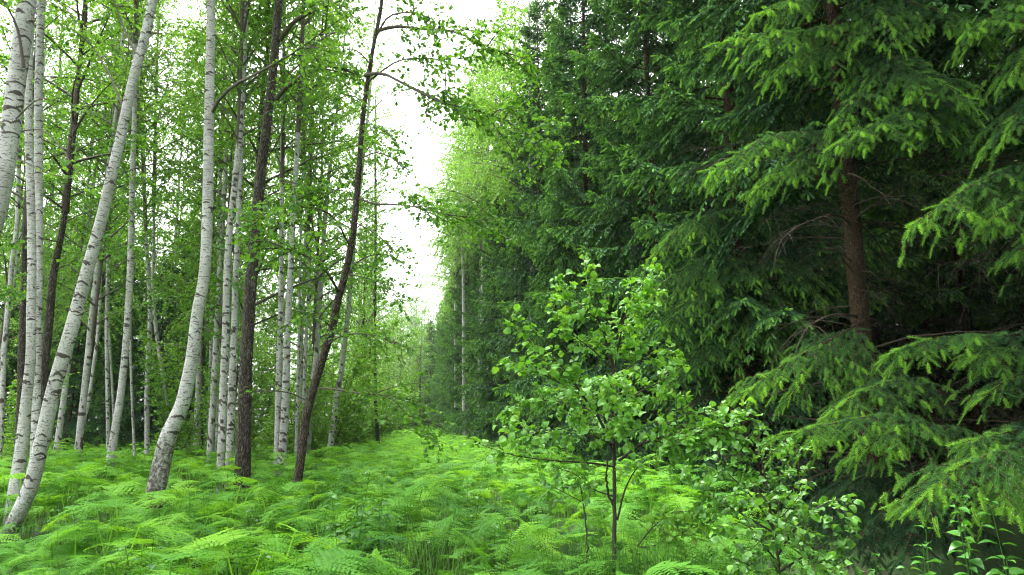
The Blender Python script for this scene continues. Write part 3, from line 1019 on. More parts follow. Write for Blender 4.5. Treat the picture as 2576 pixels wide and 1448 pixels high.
for i, (lb, pts, wd, Y, cv) in enumerate(birches):
    hero('birch_tree', 'tree', lb, 'birch', pts, wd, Y, 17 + (i * 7 % 5) * .6, BC[cv], 7.5 + (i % 3), sides=12, step=.045 if Y < 17 else .06, foot=.4, scars=8, crown_sc=.9)
d4 = hero('alder_tree', 'tree', 'dark alder leaning right behind the crossing birch, twiggy upper stem', 'alder',
          [(98, 1080), (103, 1040), (110, 924), (122, 824), (135, 690), (157, 575), (172, 475), (182, 375), (191, 300), (200, 150)], (27, 26, 20, 14, 9), 14, 15, ALDER_CROWN[1], 6.0, sides=14, step=.05)
hero('alder_tree', 'tree', 'shaded dark trunk just left of the leaning dark alder', 'alder',
     [(48, 1075), (50, 1040), (54, 924), (57, 824), (60, 700), (64, 550)], (22, 20, 15), 17, 15, ALDER_CROWN[0], 6.5, sides=12, step=.06)
hero('alder_tree', 'tree', 'thin dark pole right of the bent birch', 'alder',
     [(508, 1080), (509, 980), (511, 800), (514, 700), (520, 550)], (9, 8, 7), 22, 15, ALDER_CROWN[1], 6.5, sides=8, step=.08, crown_sc=.8)
hero('alder_tree', 'tree', 'small dark trunk left of the farthest pole down the ride', 'alder',
     [(908, 1072), (909, 1000), (911, 900), (915, 780)], (11, 9, 7), 38, 15, ALDER_CROWN[0], 4.5, sides=8, step=.1, crown_sc=.9)
hero('alder_tree', 'tree', 'small leaning dark trunk close to the farthest pole', 'alder',
     [(922, 1066), (924, 1000), (930, 900), (936, 800)], (8, 7, 5), 42, 14, ALDER_CROWN[1], 4.5, sides=8, step=.1, crown_sc=.8)

# leafy limbs that show one by one
for k in range(30):
    yy = 270 + k * 24
    sg = 1 if k % 2 else -1
    ln = hrg.uniform(35, 100) * (1.1 if sg > 0 else .9)
    add_branch(d3, [(944, yy, 34), (944 + sg * ln * .5, yy - 14, 34 + hrg.normal(0, .8)), (944 + sg * ln, yy - 8 + hrg.normal(0, 10), 34 + hrg.normal(0, 1.2))], .016, ls=.10, tw_step=.10, tw_len=.6, lf_step=.03, start=.15, seed=200 + k, T=LEAF)
add_branch(d2, [(950, 78, 10.4), (990, 68, 10.1), (1060, 74, 9.6), (1150, 82, 9.2), (1230, 120, 9.0), (1330, 150, 8.9)], .032, seed=1, subs=9, start=.3)
add_branch(d2, [(948, 90, 10.4), (975, 45, 10.2), (1040, 33, 10), (1080, 45, 9.8), (1140, 60, 9.7)], .02, seed=2, subs=4)
add_branch(d2, [(918, 190, 10.4), (960, 185, 10.0), (994, 200, 9.6), (1044, 226, 9.2), (1094, 252, 8.9), (1160, 270, 8.7), (1230, 287, 8.5), (1288, 312, 8.4), (1345, 350, 8.3), (1400, 365, 8.3)], .03, seed=3, subs=12, start=.25)
add_branch(d2, [(921, 210, 10.4), (1000, 155, 9.9), (1080, 148, 9.4), (1140, 150, 9.2), (1220, 140, 9.0)], .018, seed=4, subs=6)
add_branch(d2, [(901, 500, 10.4), (945, 514, 10.1), (994, 515, 9.8), (1069, 526, 9.3), (1119, 540, 9.0), (1190, 548, 8.8), (1260, 560, 8.7)], .02, seed=5, subs=8, start=.4)
add_branch(d2, [(797, 978, 10.4), (830, 978, 10.1), (869, 984, 9.8), (929, 994, 9.4), (980, 1000, 9.1), (1030, 1050, 8.9), (1075, 1100, 8.8)], .018, seed=6, subs=9, start=.4, hang=.4)
add_branch(d2, [(775, 1010, 10.4), (734, 991, 10.3), (700, 985, 10.1), (669, 984, 10.0), (620, 990, 9.9)], .014, seed=7, subs=2, start=.5, lf_step=.09)
add_branch(d2, [(851, 740, 10.4), (840, 712, 10.1), (812, 675, 9.7), (770, 645, 9.2), (729, 629, 8.9), (670, 610, 8.7), (600, 600, 8.6)], .024, seed=8, subs=10, start=.35, lf_step=.034)
add_branch(d2, [(880, 620, 10.4), (830, 540, 9.7), (760, 520, 9.2), (690, 530, 8.9), (610, 560, 8.7)], .018, seed=9, subs=11, start=.3, lf_step=.034)
add_branch(d2, [(860, 720, 10.4), (900, 660, 10.0), (960, 640, 9.6), (1010, 660, 9.3)], .014, seed=10, subs=5, start=.3, lf_step=.042)
add_branch(d2, [(835, 825, 10.4), (800, 800, 10.0), (760, 800, 9.7), (700, 830, 9.4)], .012, seed=11, subs=5, start=.3, lf_step=.042)
add_branch(d2, [(822, 870, 10.4), (850, 850, 10.0), (900, 840, 9.6), (960, 850, 9.3), (1010, 880, 9.1)], .014, seed=12, subs=6, start=.3, lf_step=.034)
for k, pts in enumerate(([(906, 400, 10.4), (945, 385, 10.1), (990, 400, 9.8), (1030, 430, 9.6)], [(912, 310, 10.4), (950, 320, 10.1), (985, 345, 9.9), (1010, 380, 9.7)], [(893, 560, 10.4), (930, 580, 10.1), (970, 610, 9.8), (1000, 660, 9.6)],
                         [(930, 160, 10.4), (900, 130, 10.1), (860, 120, 9.8)], [(918, 260, 10.4), (880, 240, 10.1), (850, 250, 9.9)], [(889, 580, 10.4), (850, 560, 10.1), (800, 580, 9.7)], [(870, 690, 10.4), (920, 700, 10.1), (970, 720, 9.8), (1010, 760, 9.6)])):
    add_branch(d2, pts, .013, seed=60 + k, subs=4, start=.15, ls=.055, lf_step=.03)
add_branch(d1, [(696, 250, 12.3), (715, 225, 12.1), (744, 203, 11.8), (794, 174, 11.4), (844, 170, 11.0), (900, 180, 10.8)], .05, seed=13, subs=7, start=.45)
add_branch(d1, [(705, 100, 12.3), (735, 60, 12.1), (775, 35, 11.8), (844, 8, 11.4), (900, -20, 11.2)], .055, seed=14, subs=7, start=.4)
add_branch(d1, [(668, 400, 12.3), (690, 370, 12.0), (712, 320, 11.6), (720, 270, 11.4), (745, 200, 11.2)], .014, seed=15, subs=5, start=.4, lf_step=.042)
add_branch(d1, [(655, 480, 12.3), (720, 460, 11.8), (790, 470, 11.5), (850, 480, 11.3)], .016, seed=16, subs=6, start=.3, lf_step=.042)
add_branch(b5, [(533, 285, 9.2), (540, 268, 9.1), (575, 226, 8.9), (644, 187, 8.6), (744, 130, 8.3), (819, 75, 8.1), (884, 30, 8.0)], .028, 'birch', .055, seed=17, subs=5, start=.6)
add_branch(b2, [(60, 170, 6.5), (35, 50, 6.4), (10, 5, 6.3), (-60, -60, 6.3)], .017, 'birch', .055, seed=18, subs=2, start=.5)
add_branch(b1, [(318, 290, 8.6), (270, 180, 8.9), (215, 90, 9.2), (150, 0, 9.5)], .018, 'birch', .055, seed=19, subs=6, start=.4, hang=.5)
add_branch(b1, [(348, 150, 8.6), (315, 80, 8.8), (285, 0, 9), (260, -60, 9.2)], .02, 'birch', .055, seed=20, subs=4, start=.5, hang=.5)
for k, pts in enumerate(([(50, 330, 6.5), (110, 330, 6.3), (160, 380, 6.2), (190, 430, 6.1), (230, 470, 6.1)], [(40, 400, 6.5), (90, 420, 6.3), (130, 440, 6.2), (180, 450, 6.2)],
                         [(40, 300, 6.5), (100, 250, 6.3), (150, 255, 6.2), (205, 270, 6.2), (245, 290, 6.1)])):
    add_branch(b2, pts, .008, 'birch', .062, seed=30 + k, tw_step=.25, tw_len=.35, lf_step=.085, start=.45, hang=.5, r1=.003)
for k, pts in enumerate(([(180, 390, 14), (230, 360, 13.6), (290, 340, 13.3), (330, 345, 13)], [(168, 500, 14), (120, 460, 13.6), (80, 470, 13.3)], [(160, 560, 14), (230, 530, 13.6), (310, 500, 13.2)],
                         [(150, 610, 14), (90, 600, 13.5), (40, 610, 13.2)], [(140, 680, 14), (220, 640, 13.5), (300, 620, 13.0)], [(186, 350, 14), (130, 310, 13.5), (90, 300, 13.1)], [(130, 760, 14), (60, 735, 13.5), (0, 740, 13.2)])):
    add_branch(d4, pts, .016, 'alder', .075, seed=40 + k, subs=6, start=.2, lf_step=.034)

# ------------------------------------------------------------------ spruces
SPM = [M['spruce'], M['needle']]
srg = np.random.default_rng(31)


def spruce_kind(rng, H, Lmax, z0, r=.13, **kw):
    P = straight(rng, H, .12, .02)
    tr = trunk_mesh(P, np.linspace(r, .012, 9), 'spruce', rng, (0, 0, 0), 10, .2, .5, 0)
    mb = MB()
    spruce_boughs(rng, mb, H, Lmax, z0, **kw)
    return tr, mb.build('crown', SPM, mesh_only=True)


def dead_mesh(rng, z0, z1, n, L=1.8, fine=7, arc=None):
    mb = MB()
    dead_twigs(mb, rng, (0, 0), z0, z1, n, L, fine, arc)
    return mb.build('dead_branch', [M['dead']], mesh_only=True)


MIDK = dict(whorl=.64, per=5, tw_step=.09, sh_step=.085, sh_len=.16, droop=.72, tint=.45, tip=.28, thick=.76)
FARK = dict(whorl=.74, per=5, tw_step=.12, sh_step=.12, sh_len=.22, droop=.8, tint=.47, tip=.24, thick=.76)
SP_MID = [spruce_kind(srg, h, 2.9, .7, **MIDK) for h in (19, 20.5)]
SP_FAR = [spruce_kind(srg, h, 2.7, .5, **FARK) for h in (18, 20)]
SP_IN = [spruce_kind(srg, 20, 2.4, 5.5, **FARK)]
DEAD = [dead_mesh(srg, .6, 6.0, 34)]


def plant_spruce(kind, x, y, label, group=None, sc=1.0, dead=False, rz=None):
    o = thing('spruce_tree', (x, y, float(ground_z(x, y)) - .05), label, 'tree', group, srg.uniform(0, 6.28) if rz is None else rz, sc)
    child('trunk', kind[0], o)
    child('crown', kind[1], o)
    if dead: child('dead_branch', DEAD[0], o)
    return o


# the nearest spruce, its trunk bare in the gloom behind hanging boughs
HN = dict(tmpl=NEEDLE, tw_step=.105, sh_step=.12, sh_len=.165, droop=.5, thick=1.1, twigwood=True, tip=.55, tint=.55, thin=.2, spread=.46, max_tw=.52)


def near_spruce(px, Y, wpx, label, boughs, z_live, H=20, keep=None, dead=True, pts=None):
    x = (px - CX) / FPX * Y
    base = np.array([x, Y, 0.0])
    P = np.array([[x, Y, -.15], [x, Y, 3], [x + .05, Y, 8], [x, Y, 14], [x, Y, H]])
    r = wpx * .5 / FPX * Y
    root = thing('spruce_tree', base, label, 'tree')
    child('trunk', trunk_mesh(P, np.array([r * 1.1, r, r * .8, r * .5, .015]), 'spruce', srg, base, 20, .06, .5, 0), root)
    mb = MB()
    spruce_boughs(srg, mb, H, 3.0, z_live, keep=keep, **MIDK)
    child('crown', mb.build('crown', SPM, mesh_only=True), root)
    if dead: child('dead_branch', dead_mesh(srg, .4, z_live + 1, 46, 1.9, 9), root)
    for bp_ in boughs:
        kw = dict(HN)
        if isinstance(bp_, tuple): bp_, ex = bp_; kw.update(ex)
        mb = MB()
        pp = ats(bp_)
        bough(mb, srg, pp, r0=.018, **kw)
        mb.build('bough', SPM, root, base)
    return root


s1 = near_spruce(2172, 9.2, 46, 'spruce with bare brown trunk showing in the gloom between its drooping boughs', [
    [(2120, 350, 9), (2010, 335, 8.0), (1930, 345, 7.5), (1850, 395, 7.2), (1785, 445, 7.0)],
    [(2120, 300, 9), (2020, 390, 8.3), (1960, 440, 7.9), (1900, 480, 7.7)],
    [(2160, 60, 9), (2040, 80, 8.0), (1920, 90, 7.6), (1800, 112, 7.3)],
    [(2160, 100, 9), (2080, 120, 8.2), (1990, 150, 7.9), (1940, 200, 7.7)],
    [(2180, 60, 9), (2230, 130, 7.9), (2320, 190, 7.1), (2400, 225, 6.8), (2440, 260, 6.7)],
    [(2190, 90, 9), (2230, 120, 8.2), (2170, 220, 7.5), (2100, 305, 7.2)],
    [(2280, 180, 9), (2260, 210, 8.0), (2330, 280, 7.3), (2360, 340, 7.1)],
    [(2400, 230, 8.4), (2300, 270, 7.4), (2190, 320, 7.0), (2095, 368, 6.8)],
    [(2170, -80, 9), (2080, -30, 8), (1960, 15, 7.6), (1900, 40, 7.5)],
    [(2180, -80, 9), (2300, 10, 7.8), (2400, 40, 7.2), (2470, 80, 7.0)],
    [(2180, -60, 9), (2200, 20, 8), (2230, 60, 7.4), (2260, 110, 7.2)],
    [(2172, 810, 9.1), (2080, 860, 8.1), (1970, 920, 7.6), (1860, 1002, 7.3)],
    [(2172, 860, 9.1), (2100, 880, 8.3), (2040, 930, 7.9), (1980, 1010, 7.7)],
    [(2172, 880, 9.1), (2200, 900, 8.3), (2180, 950, 7.8), (2140, 1010, 7.6)],
    [(2340, 990, 8.6), (2250, 960, 7.6), (2170, 985, 7.2), (2095, 1030, 7.0)],
    [(2360, 1060, 8), (2220, 1045, 7.0), (2080, 1070, 6.5), (1950, 1098, 6.3)],
    [(2400, 1080, 8), (2300, 1075, 7.0), (2220, 1100, 6.6), (2150, 1150, 6.4)],
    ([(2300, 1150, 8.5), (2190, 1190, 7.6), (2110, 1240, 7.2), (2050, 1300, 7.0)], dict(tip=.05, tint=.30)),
    ([(2300, 1220, 8.0), (2220, 1290, 6.8), (2170, 1340, 6.3), (2120, 1400, 6.0)], dict(tip=.0, tint=.28)),  # this bough and the next tinted dark to paint the hollow's shade
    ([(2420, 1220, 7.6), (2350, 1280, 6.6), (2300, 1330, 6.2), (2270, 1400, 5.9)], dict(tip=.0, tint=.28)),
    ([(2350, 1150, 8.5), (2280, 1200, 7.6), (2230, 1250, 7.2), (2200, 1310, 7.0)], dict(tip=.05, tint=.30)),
], 5.3, keep=lambda a, z, L: not (z < 6.5 and math.sin(a) < -.2))
s0 = near_spruce(2790, 7.6, 46, 'spruce rooted outside the frame, sunlit boughs reaching in over the herbs', [
    [(2760, 420, 7.5), (2600, 410, 6.9), (2500, 440, 6.5), (2400, 495, 6.2), (2295, 568, 6.0)],
    [(2760, 450, 7.5), (2640, 450, 6.8), (2560, 500, 6.4), (2490, 560, 6.2)],
    [(2790, 200, 7.5), (2640, 210, 6.8), (2570, 270, 6.5), (2520, 360, 6.3)],
    [(2790, 0, 7.5), (2620, -10, 6.9), (2520, 30, 6.6), (2430, 85, 6.4)],
    [(2790, 60, 7.5), (2680, 70, 6.9), (2590, 120, 6.6), (2540, 200, 6.4)],
    [(2760, 850, 7.5), (2600, 840, 7.1), (2460, 850, 6.8), (2330, 855, 6.7), (2235, 895, 6.6)],
    [(2760, 880, 7.5), (2620, 900, 7.0), (2520, 880, 6.7), (2440, 900, 6.5)],
    [(2790, 930, 7.5), (2640, 925, 6.8), (2550, 950, 6.5), (2470, 1000, 6.3)],
    [(2790, 1100, 7.4), (2620, 1110, 6.3), (2500, 1140, 5.8), (2400, 1185, 5.5), (2300, 1275, 5.3)],
    [(2790, 1080, 7.4), (2640, 1070, 6.5), (2530, 1090, 6.1), (2420, 1115, 5.9)],
    [(2790, 1150, 7.4), (2660, 1160, 6.2), (2570, 1200, 5.8), (2510, 1280, 5.5)],
    [(2790, 620, 7.5), (2700, 560, 6.8), (2620, 590, 6.5), (2560, 640, 6.3)],
], 5.6, keep=lambda a, z, L: not (z < 6.5 and math.sin(a) < .3))
near_spruce(1870, 12.6, 40, 'dense spruce directly behind the leafy alder sapling', [
    ([(1900, 640, 12.4), (1800, 640, 11.2), (1700, 690, 10.6), (1600, 765, 10.2)], dict(max_tw=.9)),
    ([(1900, 700, 12.4), (1850, 690, 11.0), (1750, 740, 10.4), (1660, 830, 10.0)], dict(max_tw=.9)),
    ([(1900, 660, 12.4), (1940, 650, 11.0), (2000, 690, 10.3), (2070, 760, 10.0)], dict(max_tw=.9)),
    ([(1900, 760, 12.4), (1900, 770, 10.8), (1930, 830, 10.2), (1960, 900, 9.9)], dict(max_tw=.9)),
    ([(1900, 850, 12.4), (1820, 850, 11.2), (1740, 900, 10.6), (1680, 980, 10.3)], dict(max_tw=.9)),
    ([(1900, 560, 12.4), (1800, 540, 11.2), (1700, 580, 10.6), (1640, 650, 10.3)], dict(max_tw=.9)),
], 1.2, dead=True)
sp_lb = [(16.2, 'spruce second beyond the leafy alder sapling along the ride'), (20.0, 'spruce with a bare upper trunk against white sky'), (24.0, 'spruce just beyond the one with the bare upper trunk'),
         (27.6, 'third spruce beyond the bare-topped trunk'), (31.2, 'fourth spruce beyond the bare-topped trunk')]
for i, (Y, lb) in enumerate(sp_lb):
    xx = row_x(Y) + (-.53 if Y == 20 else .15 * (-1) ** i)
    plant_spruce(SP_MID[i % 2], xx, Y, lb, None, (1.0, 1.02, .94, 1.0, .95)[i])
for i, Y in enumerate((34.6, 37.6, 40.6, 47.5, 51, 54.5, 58, 62, 66, 70, 75, 80, 86, 92, 98, 105)):
    plant_spruce(SP_FAR[i % 2], row_x(Y) + srg.normal(0, .4), Y, 'spruce in the far unbroken row along the ride', 'spruces in the far row along the ride', srg.uniform(.82, 1.02))
for r in range(1, 9):                                             # the plantation behind the edge
    y = 3.0 + (r % 2) * 1.6 if r < 4 else 7
    while y < (62 if r < 4 else 46):
        x = row_x(y) + 3.0 * r + srg.normal(0, .3)
        if r == 1 and y < 13.5: y += 3.4; continue
        inn = y < 30 and r < 4
        plant_spruce(SP_IN[0] if inn else SP_FAR[int(y) % 2], x, y + srg.normal(0, .3), 'spruce standing in the dark plantation behind the edge trees', 'spruces inside the dark plantation', srg.uniform(.85, 1.08), inn and r < 4)
        y += 3.3 if r < 4 else 4.2
for x, y, sc in ((6.6, 1.2, .95), (8.4, -2.5, 1.0), (7.2, -6, 1.0), (10.5, 1.5, 1.0), (12, -5, 1.0), (9.6, -9.5, 1.0), (13.5, 1, 1.0), (15, 5, 1)):  # row carried on out of view, added to block light from behind
    plant_spruce(SP_MID[int(y) % 2], x, y, 'unseen edge spruce beside and behind the viewpoint, added to block light', 'unseen spruces beside the viewpoint', sc)
for x, y in ((17.5, 26), (19.8, 28.5), (15.6, 24), (21.5, 31), (13.8, 22.5)):
    plant_spruce(SP_FAR[int(x) % 2], x, y, 'spruce standing in the dark plantation behind the edge trees', 'spruces inside the dark plantation', 1.0)
for px, Y, sc in ((130, 27, .52), (190, 29, .6), (245, 27, .5), (300, 30, .62), (345, 27.5, .5), (395, 29, .6), (440, 27, .55), (470, 31, .62), (60, 30, .6), (0, 28, .55), (-80, 27, .6), (100, 34, .7), (260, 36, .7), (420, 36, .72), (650, 44, .6), (560, 40, .6)):
    plant_spruce(SP_FAR[int(px + Y) % 2], (px - CX) / FPX * Y, Y * 1.06, 'young dark spruce in the thicket behind the birches', 'young spruces behind the birches', sc)

# ------------------------------------------------------------------ the wood behind, tree by tree
wrg = np.random.default_rng(99)


def plant(kind, name, x, y, label, group, sc=1.0, rz=None):
    o = thing(name, (x, y, float(ground_z(x, y)) - .03), label, 'tree', group, wrg.uniform(0, 6.28) if rz is None else rz, sc)
    child('trunk', kind[0], o)
    child('crown', kind[1], o)
    return o


pl = []
tries = 0
while len(pl) < 56 and tries < 6000:
    tries += 1
    y = 17 + 56 * wrg.random() ** 1.15
    x = wrg.uniform(-.80 * y - 2, left_x(y) - .6)
    if y > 45 and x > left_x(y) - 1.5: continue
    if all((x - a) ** 2 + (y - b_) ** 2 > (1.9 + y * .025) ** 2 for a, b_ in pl):
        pl.append((x, y))
        i = len(pl)
        if i % 4 == 0:
            plant(ALDER_FULL[i % 2], 'alder_tree', x, y, 'dark-stemmed alder among many deep in the wood', 'alders deep in the wood', wrg.uniform(.85, 1.1))
        else:
            plant(BIRCH_FULL[i % 3], 'birch_tree', x, y, 'slender pale birch among many deep in the wood', 'birches deep in the wood', wrg.uniform(.85, 1.12))
for x, y, sc in [(row_x(q) - .25, q, c) for q, c in ((29.4, 1.28), (33, 1.36), (38.9, 1.42), (44, 1.46), (49.2, 1.42), (56, 1.4), (64, 1.3), (72, 1.2))] + [(-2.0, 42.2, 1.45), (-3.3, 49.3, 1.5), (-4.5, 56.3, 1.45)]:
    plant(BIRCH_TALL[int(y) % 2], 'birch_tree', x, y, 'tall pale-crowned birch rising out of the far spruce row', 'birches rising from the spruce row', sc)
for x, y, sc in ((-10.6, 47, .95), (-11.2, 53, 1.0), (-12.3, 59, 1.0)):
    plant(BIRCH_FULL[int(y) % 3], 'birch_tree', x, y, 'slender pale birch among many deep in the wood', 'birches deep in the wood', sc)
for x, y, sc in ((-11.2, 69, .72), (-12.6, 73, .8), (-9.8, 74, .75), (-11.6, 77, .85), (-13.6, 79, .85), (-12.4, 83, .9), (-14, 84, 1.0), (-12.2, 88, 1.05), (-16.5, 80, 1.0), (-17.5, 88, 1.0), (-20.5, 86, 1.05), (-12, 95, 1.1), (-15, 93, 1.1), (-13.4, 101, 1.2), (-18.5, 104, 1.15), (-22, 100, 1.1), (-24, 92, 1.1), (-10.8, 104, 1.1), (-21, 112, 1.2), (-16.5, 114, 1.2), (-27, 108, 1.2), (-14.5, 120, 1.3), (-12, 112, 1.2)):
    plant((BIRCH_FULL + ALDER_FULL)[int(y + x) % 5], 'birch_tree' if int(y + x) % 5 < 3 else 'alder_tree', x, y, 'pale far tree closing the end of the ride', 'trees at the end of the ride', sc)
for i, (px, Y) in enumerate([(20, 15), (85, 19), (470, 21), (520, 20), (560, 23), (640, 19), (670, 24), (735, 21), (790, 22), (840, 27), (880, 30), (905, 33), (960, 44), (700, 30), (610, 30), (985, 52), (1010, 62), (760, 34), (820, 38), (880, 42), (935, 50), (-60, 17), (930, 38), (1030, 75)]):
    x = (px - CX) / FPX * Y
    o = thing('shrub', (x, Y, 0), 'light green leafy shrub in the undergrowth of the birch wood', 'shrub', 'leafy shrubs under the birches', wrg.uniform(0, 6.28), wrg.uniform(.8, 1.25) * (1.35 if Y > 24 else .9))
    child('crown', SHRUB[(2, 0, 1)[i % 3] if Y < 24 else i % 2], o)
for x, y, sc in ((-10.5, 88, .8), (-13.2, 108, .95), (-11.5, 116, .95), (-15.5, 110, 1.0), (-17.5, 96, .85), (-20, 94, .9), (-12.3, 90, .55), (-14, 76, .3), (-23, 82, .8)):
    plant_spruce(SP_FAR[int(y) % 2], x, y, 'pale distant spruce closing the end of the ride', 'distant spruces at the end of the ride', sc)
for x, y, sc in ((-12.2, 68, 1.9), (-13.6, 74, 2.0), (-11.2, 78, 1.9), (-14.5, 82, 2.2), (-12.8, 86, 2.2), (-16.5, 70, 2.0)):
    o = thing('shrub', (x, y, 0), 'pale leafy bush across the far end of the ride', 'shrub', 'bushes at the end of the ride', wrg.uniform(0, 6.28), sc)
    child('crown', SHRUB[int(y) % 2], o)

# ------------------------------------------------------------------ alder saplings, herbs and grass in front
fg = np.random.default_rng(404)
SAPM = [M['sapling'], M['sap_leaf']]
LEAF_A = [leaf_round(6, width=.40 + .04 * k, fold=.10 + .07 * k, curl=.15 + .16 * k, wav=.02, seed=k) for k in range(4)]


def sapling(label, base, limbs, ls=.057, twl=.27, tint=.5):
    root = thing('alder_sapling', base, label, 'sapling')
    mt, mc = MB(), MB()
    for i, (pts, r0, r1, st, kw) in enumerate(limbs):
        P = ats(pts)
        if kw is None:                                              # bare stem
            Q = resample(P, 26)
            Q = Q + fg.normal(0, .0035, Q.shape)
            tubes(mt, Q, np.linspace(r0, r1, 26)[None], 10, .5, 0)
            continue
        k = dict(ls=ls, tw_step=.036, tw_len=twl, lf_step=.022, start=st, hang=.12, upb=.62, flat=.15, sides=7, tint=tint)
        k.update(kw)
        leafy(mc, fg, P, r0, r1, LEAF_A[i % 4], **k)
    if mt.n: mt.build('trunk', M['sapling'], root, base)
    mc.build('crown', SAPM, root, base)
    return root


A = 5.8
sapling('bushy alder sapling with glossy round leaves standing before the spruces', at(1546, 1500, A) * np.array([1, 1, 0]), [
    ([(1546, 1560, A), (1545, 1354, A), (1545, 1274, A), (1545, 1199, A), (1540, 1074, A), (1538, 974, A), (1543, 924, A), (1525, 860, A), (1503, 799, A)], .021, .007, 0, None),
    ([(1545, 1280, A), (1528, 1234, A - .05), (1526, 1200, A - .1), (1530, 1150, A - .15)], .011, .006, 0, None),
    ([(1543, 940, A), (1525, 860, A), (1503, 799, A), (1482, 724, A), (1470, 645, A)], .009, .002, .1, dict(tw_len=.2, tint=.6)),
    ([(1540, 960, A), (1560, 850, 5.7), (1580, 774, 5.6), (1620, 715, 5.6), (1655, 672, 5.6)], .008, .002, .15, dict(tint=.58)),
    ([(1548, 1159, A), (1508, 1054, 5.7), (1468, 999, 5.6), (1428, 939, 5.5), (1363, 879, 5.45), (1318, 849, 5.4), (1275, 812, 5.4)], .014, .003, .25, {}),
    ([(1468, 999, 5.6), (1400, 960, 5.4), (1330, 925, 5.3), (1268, 900, 5.2)], .008, .002, .2, {}),
    ([(1540, 1060, A), (1480, 1030, 6.0), (1400, 1010, 6.1), (1330, 1010, 6.2), (1265, 1040, 6.2)], .008, .002, .25, {}),
    ([(1558, 1159, A), (1613, 1119, 5.6), (1688, 1094, 5.4), (1763, 1074, 5.3), (1838, 1048, 5.2), (1868, 1040, 5.2)], .013, .003, .3, {}),
    ([(1600, 1125, 5.6), (1680, 1070, 5.5), (1740, 1040, 5.4), (1810, 1035, 5.3)], .007, .002, .15, dict(tw_len=.34)),
    ([(1660, 1100, 5.5), (1740, 1085, 5.2), (1800, 1070, 5.1), (1855, 1060, 5.0)], .006, .002, .1, dict(tw_len=.34)),
    ([(1640, 1108, 5.5), (1720, 1120, 5.3), (1790, 1100, 5.2), (1850, 1100, 5.1)], .007, .002, .2, {}),
    ([(1538, 1054, A), (1578, 1009, 5.9), (1613, 984, 6.0), (1660, 960, 6.1), (1710, 890, 6.1)], .010, .002, .25, {}),
    ([(1540, 960, A), (1590, 920, 5.7), (1640, 890, 5.6), (1690, 880, 5.5)], .007, .002, .2, {}),
    ([(1540, 930, A), (1490, 880, 5.6), (1450, 850, 5.5), (1400, 800, 5.5), (1380, 770, 5.5)], .007, .002, .2, {}),
    ([(1530, 880, A), (1570, 820, 6.0), (1610, 780, 6.1), (1640, 730, 6.1)], .006, .002, .15, {}),
    ([(1510, 810, A), (1460, 770, 5.7), (1430, 740, 5.7), (1410, 700, 5.7)], .005, .002, .1, dict(tint=.6)),
    ([(1546, 1175, A), (1490, 1166, 5.6), (1400, 1160, 5.4), (1288, 1145, 5.3), (1190, 1112, 5.2)], .009, .002, .3, dict(tw_len=.2)),
    ([(1546, 1120, A), (1480, 1095, 5.5), (1400, 1080, 5.3), (1320, 1090, 5.2), (1270, 1075, 5.1)], .008, .002, .25, {}),
    ([(1545, 1000, A), (1540, 980, 5.4), (1530, 960, 5.1), (1510, 950, 4.9)], .006, .002, .2, {}),
    ([(1545, 1090, A), (1560, 1070, 5.4), (1580, 1060, 5.1), (1590, 1040, 4.95)], .006, .002, .2, {}),
    ([(1545, 1090, A), (1500, 1090, 6.2), (1450, 1060, 6.5)], .006, .002, .2, {}),
    ([(1553, 1309, A), (1578, 1219, 5.7), (1610, 1170, 5.6), (1680, 1140, 5.5), (1720, 1150, 5.5)], .009, .002, .35, dict(tw_len=.2)),
    ([(1545, 1250, A), (1490, 1230, 5.7), (1440, 1190, 5.6), (1390, 1175, 5.6)], .007, .002, .3, dict(tw_len=.2)),
    ([(1560, 1385, A), (1600, 1379, 5.6), (1663, 1369, 5.4), (1718, 1340, 5.3), (1790, 1310, 5.2)], .008, .002, .25, dict(tint=.75, tw_len=.22)),
    ([(1600, 1379, 5.6), (1650, 1320, 5.4), (1690, 1290, 5.3), (1760, 1290, 5.2)], .006, .002, .2, dict(tint=.78, tw_len=.22)),
])
B = 4.9
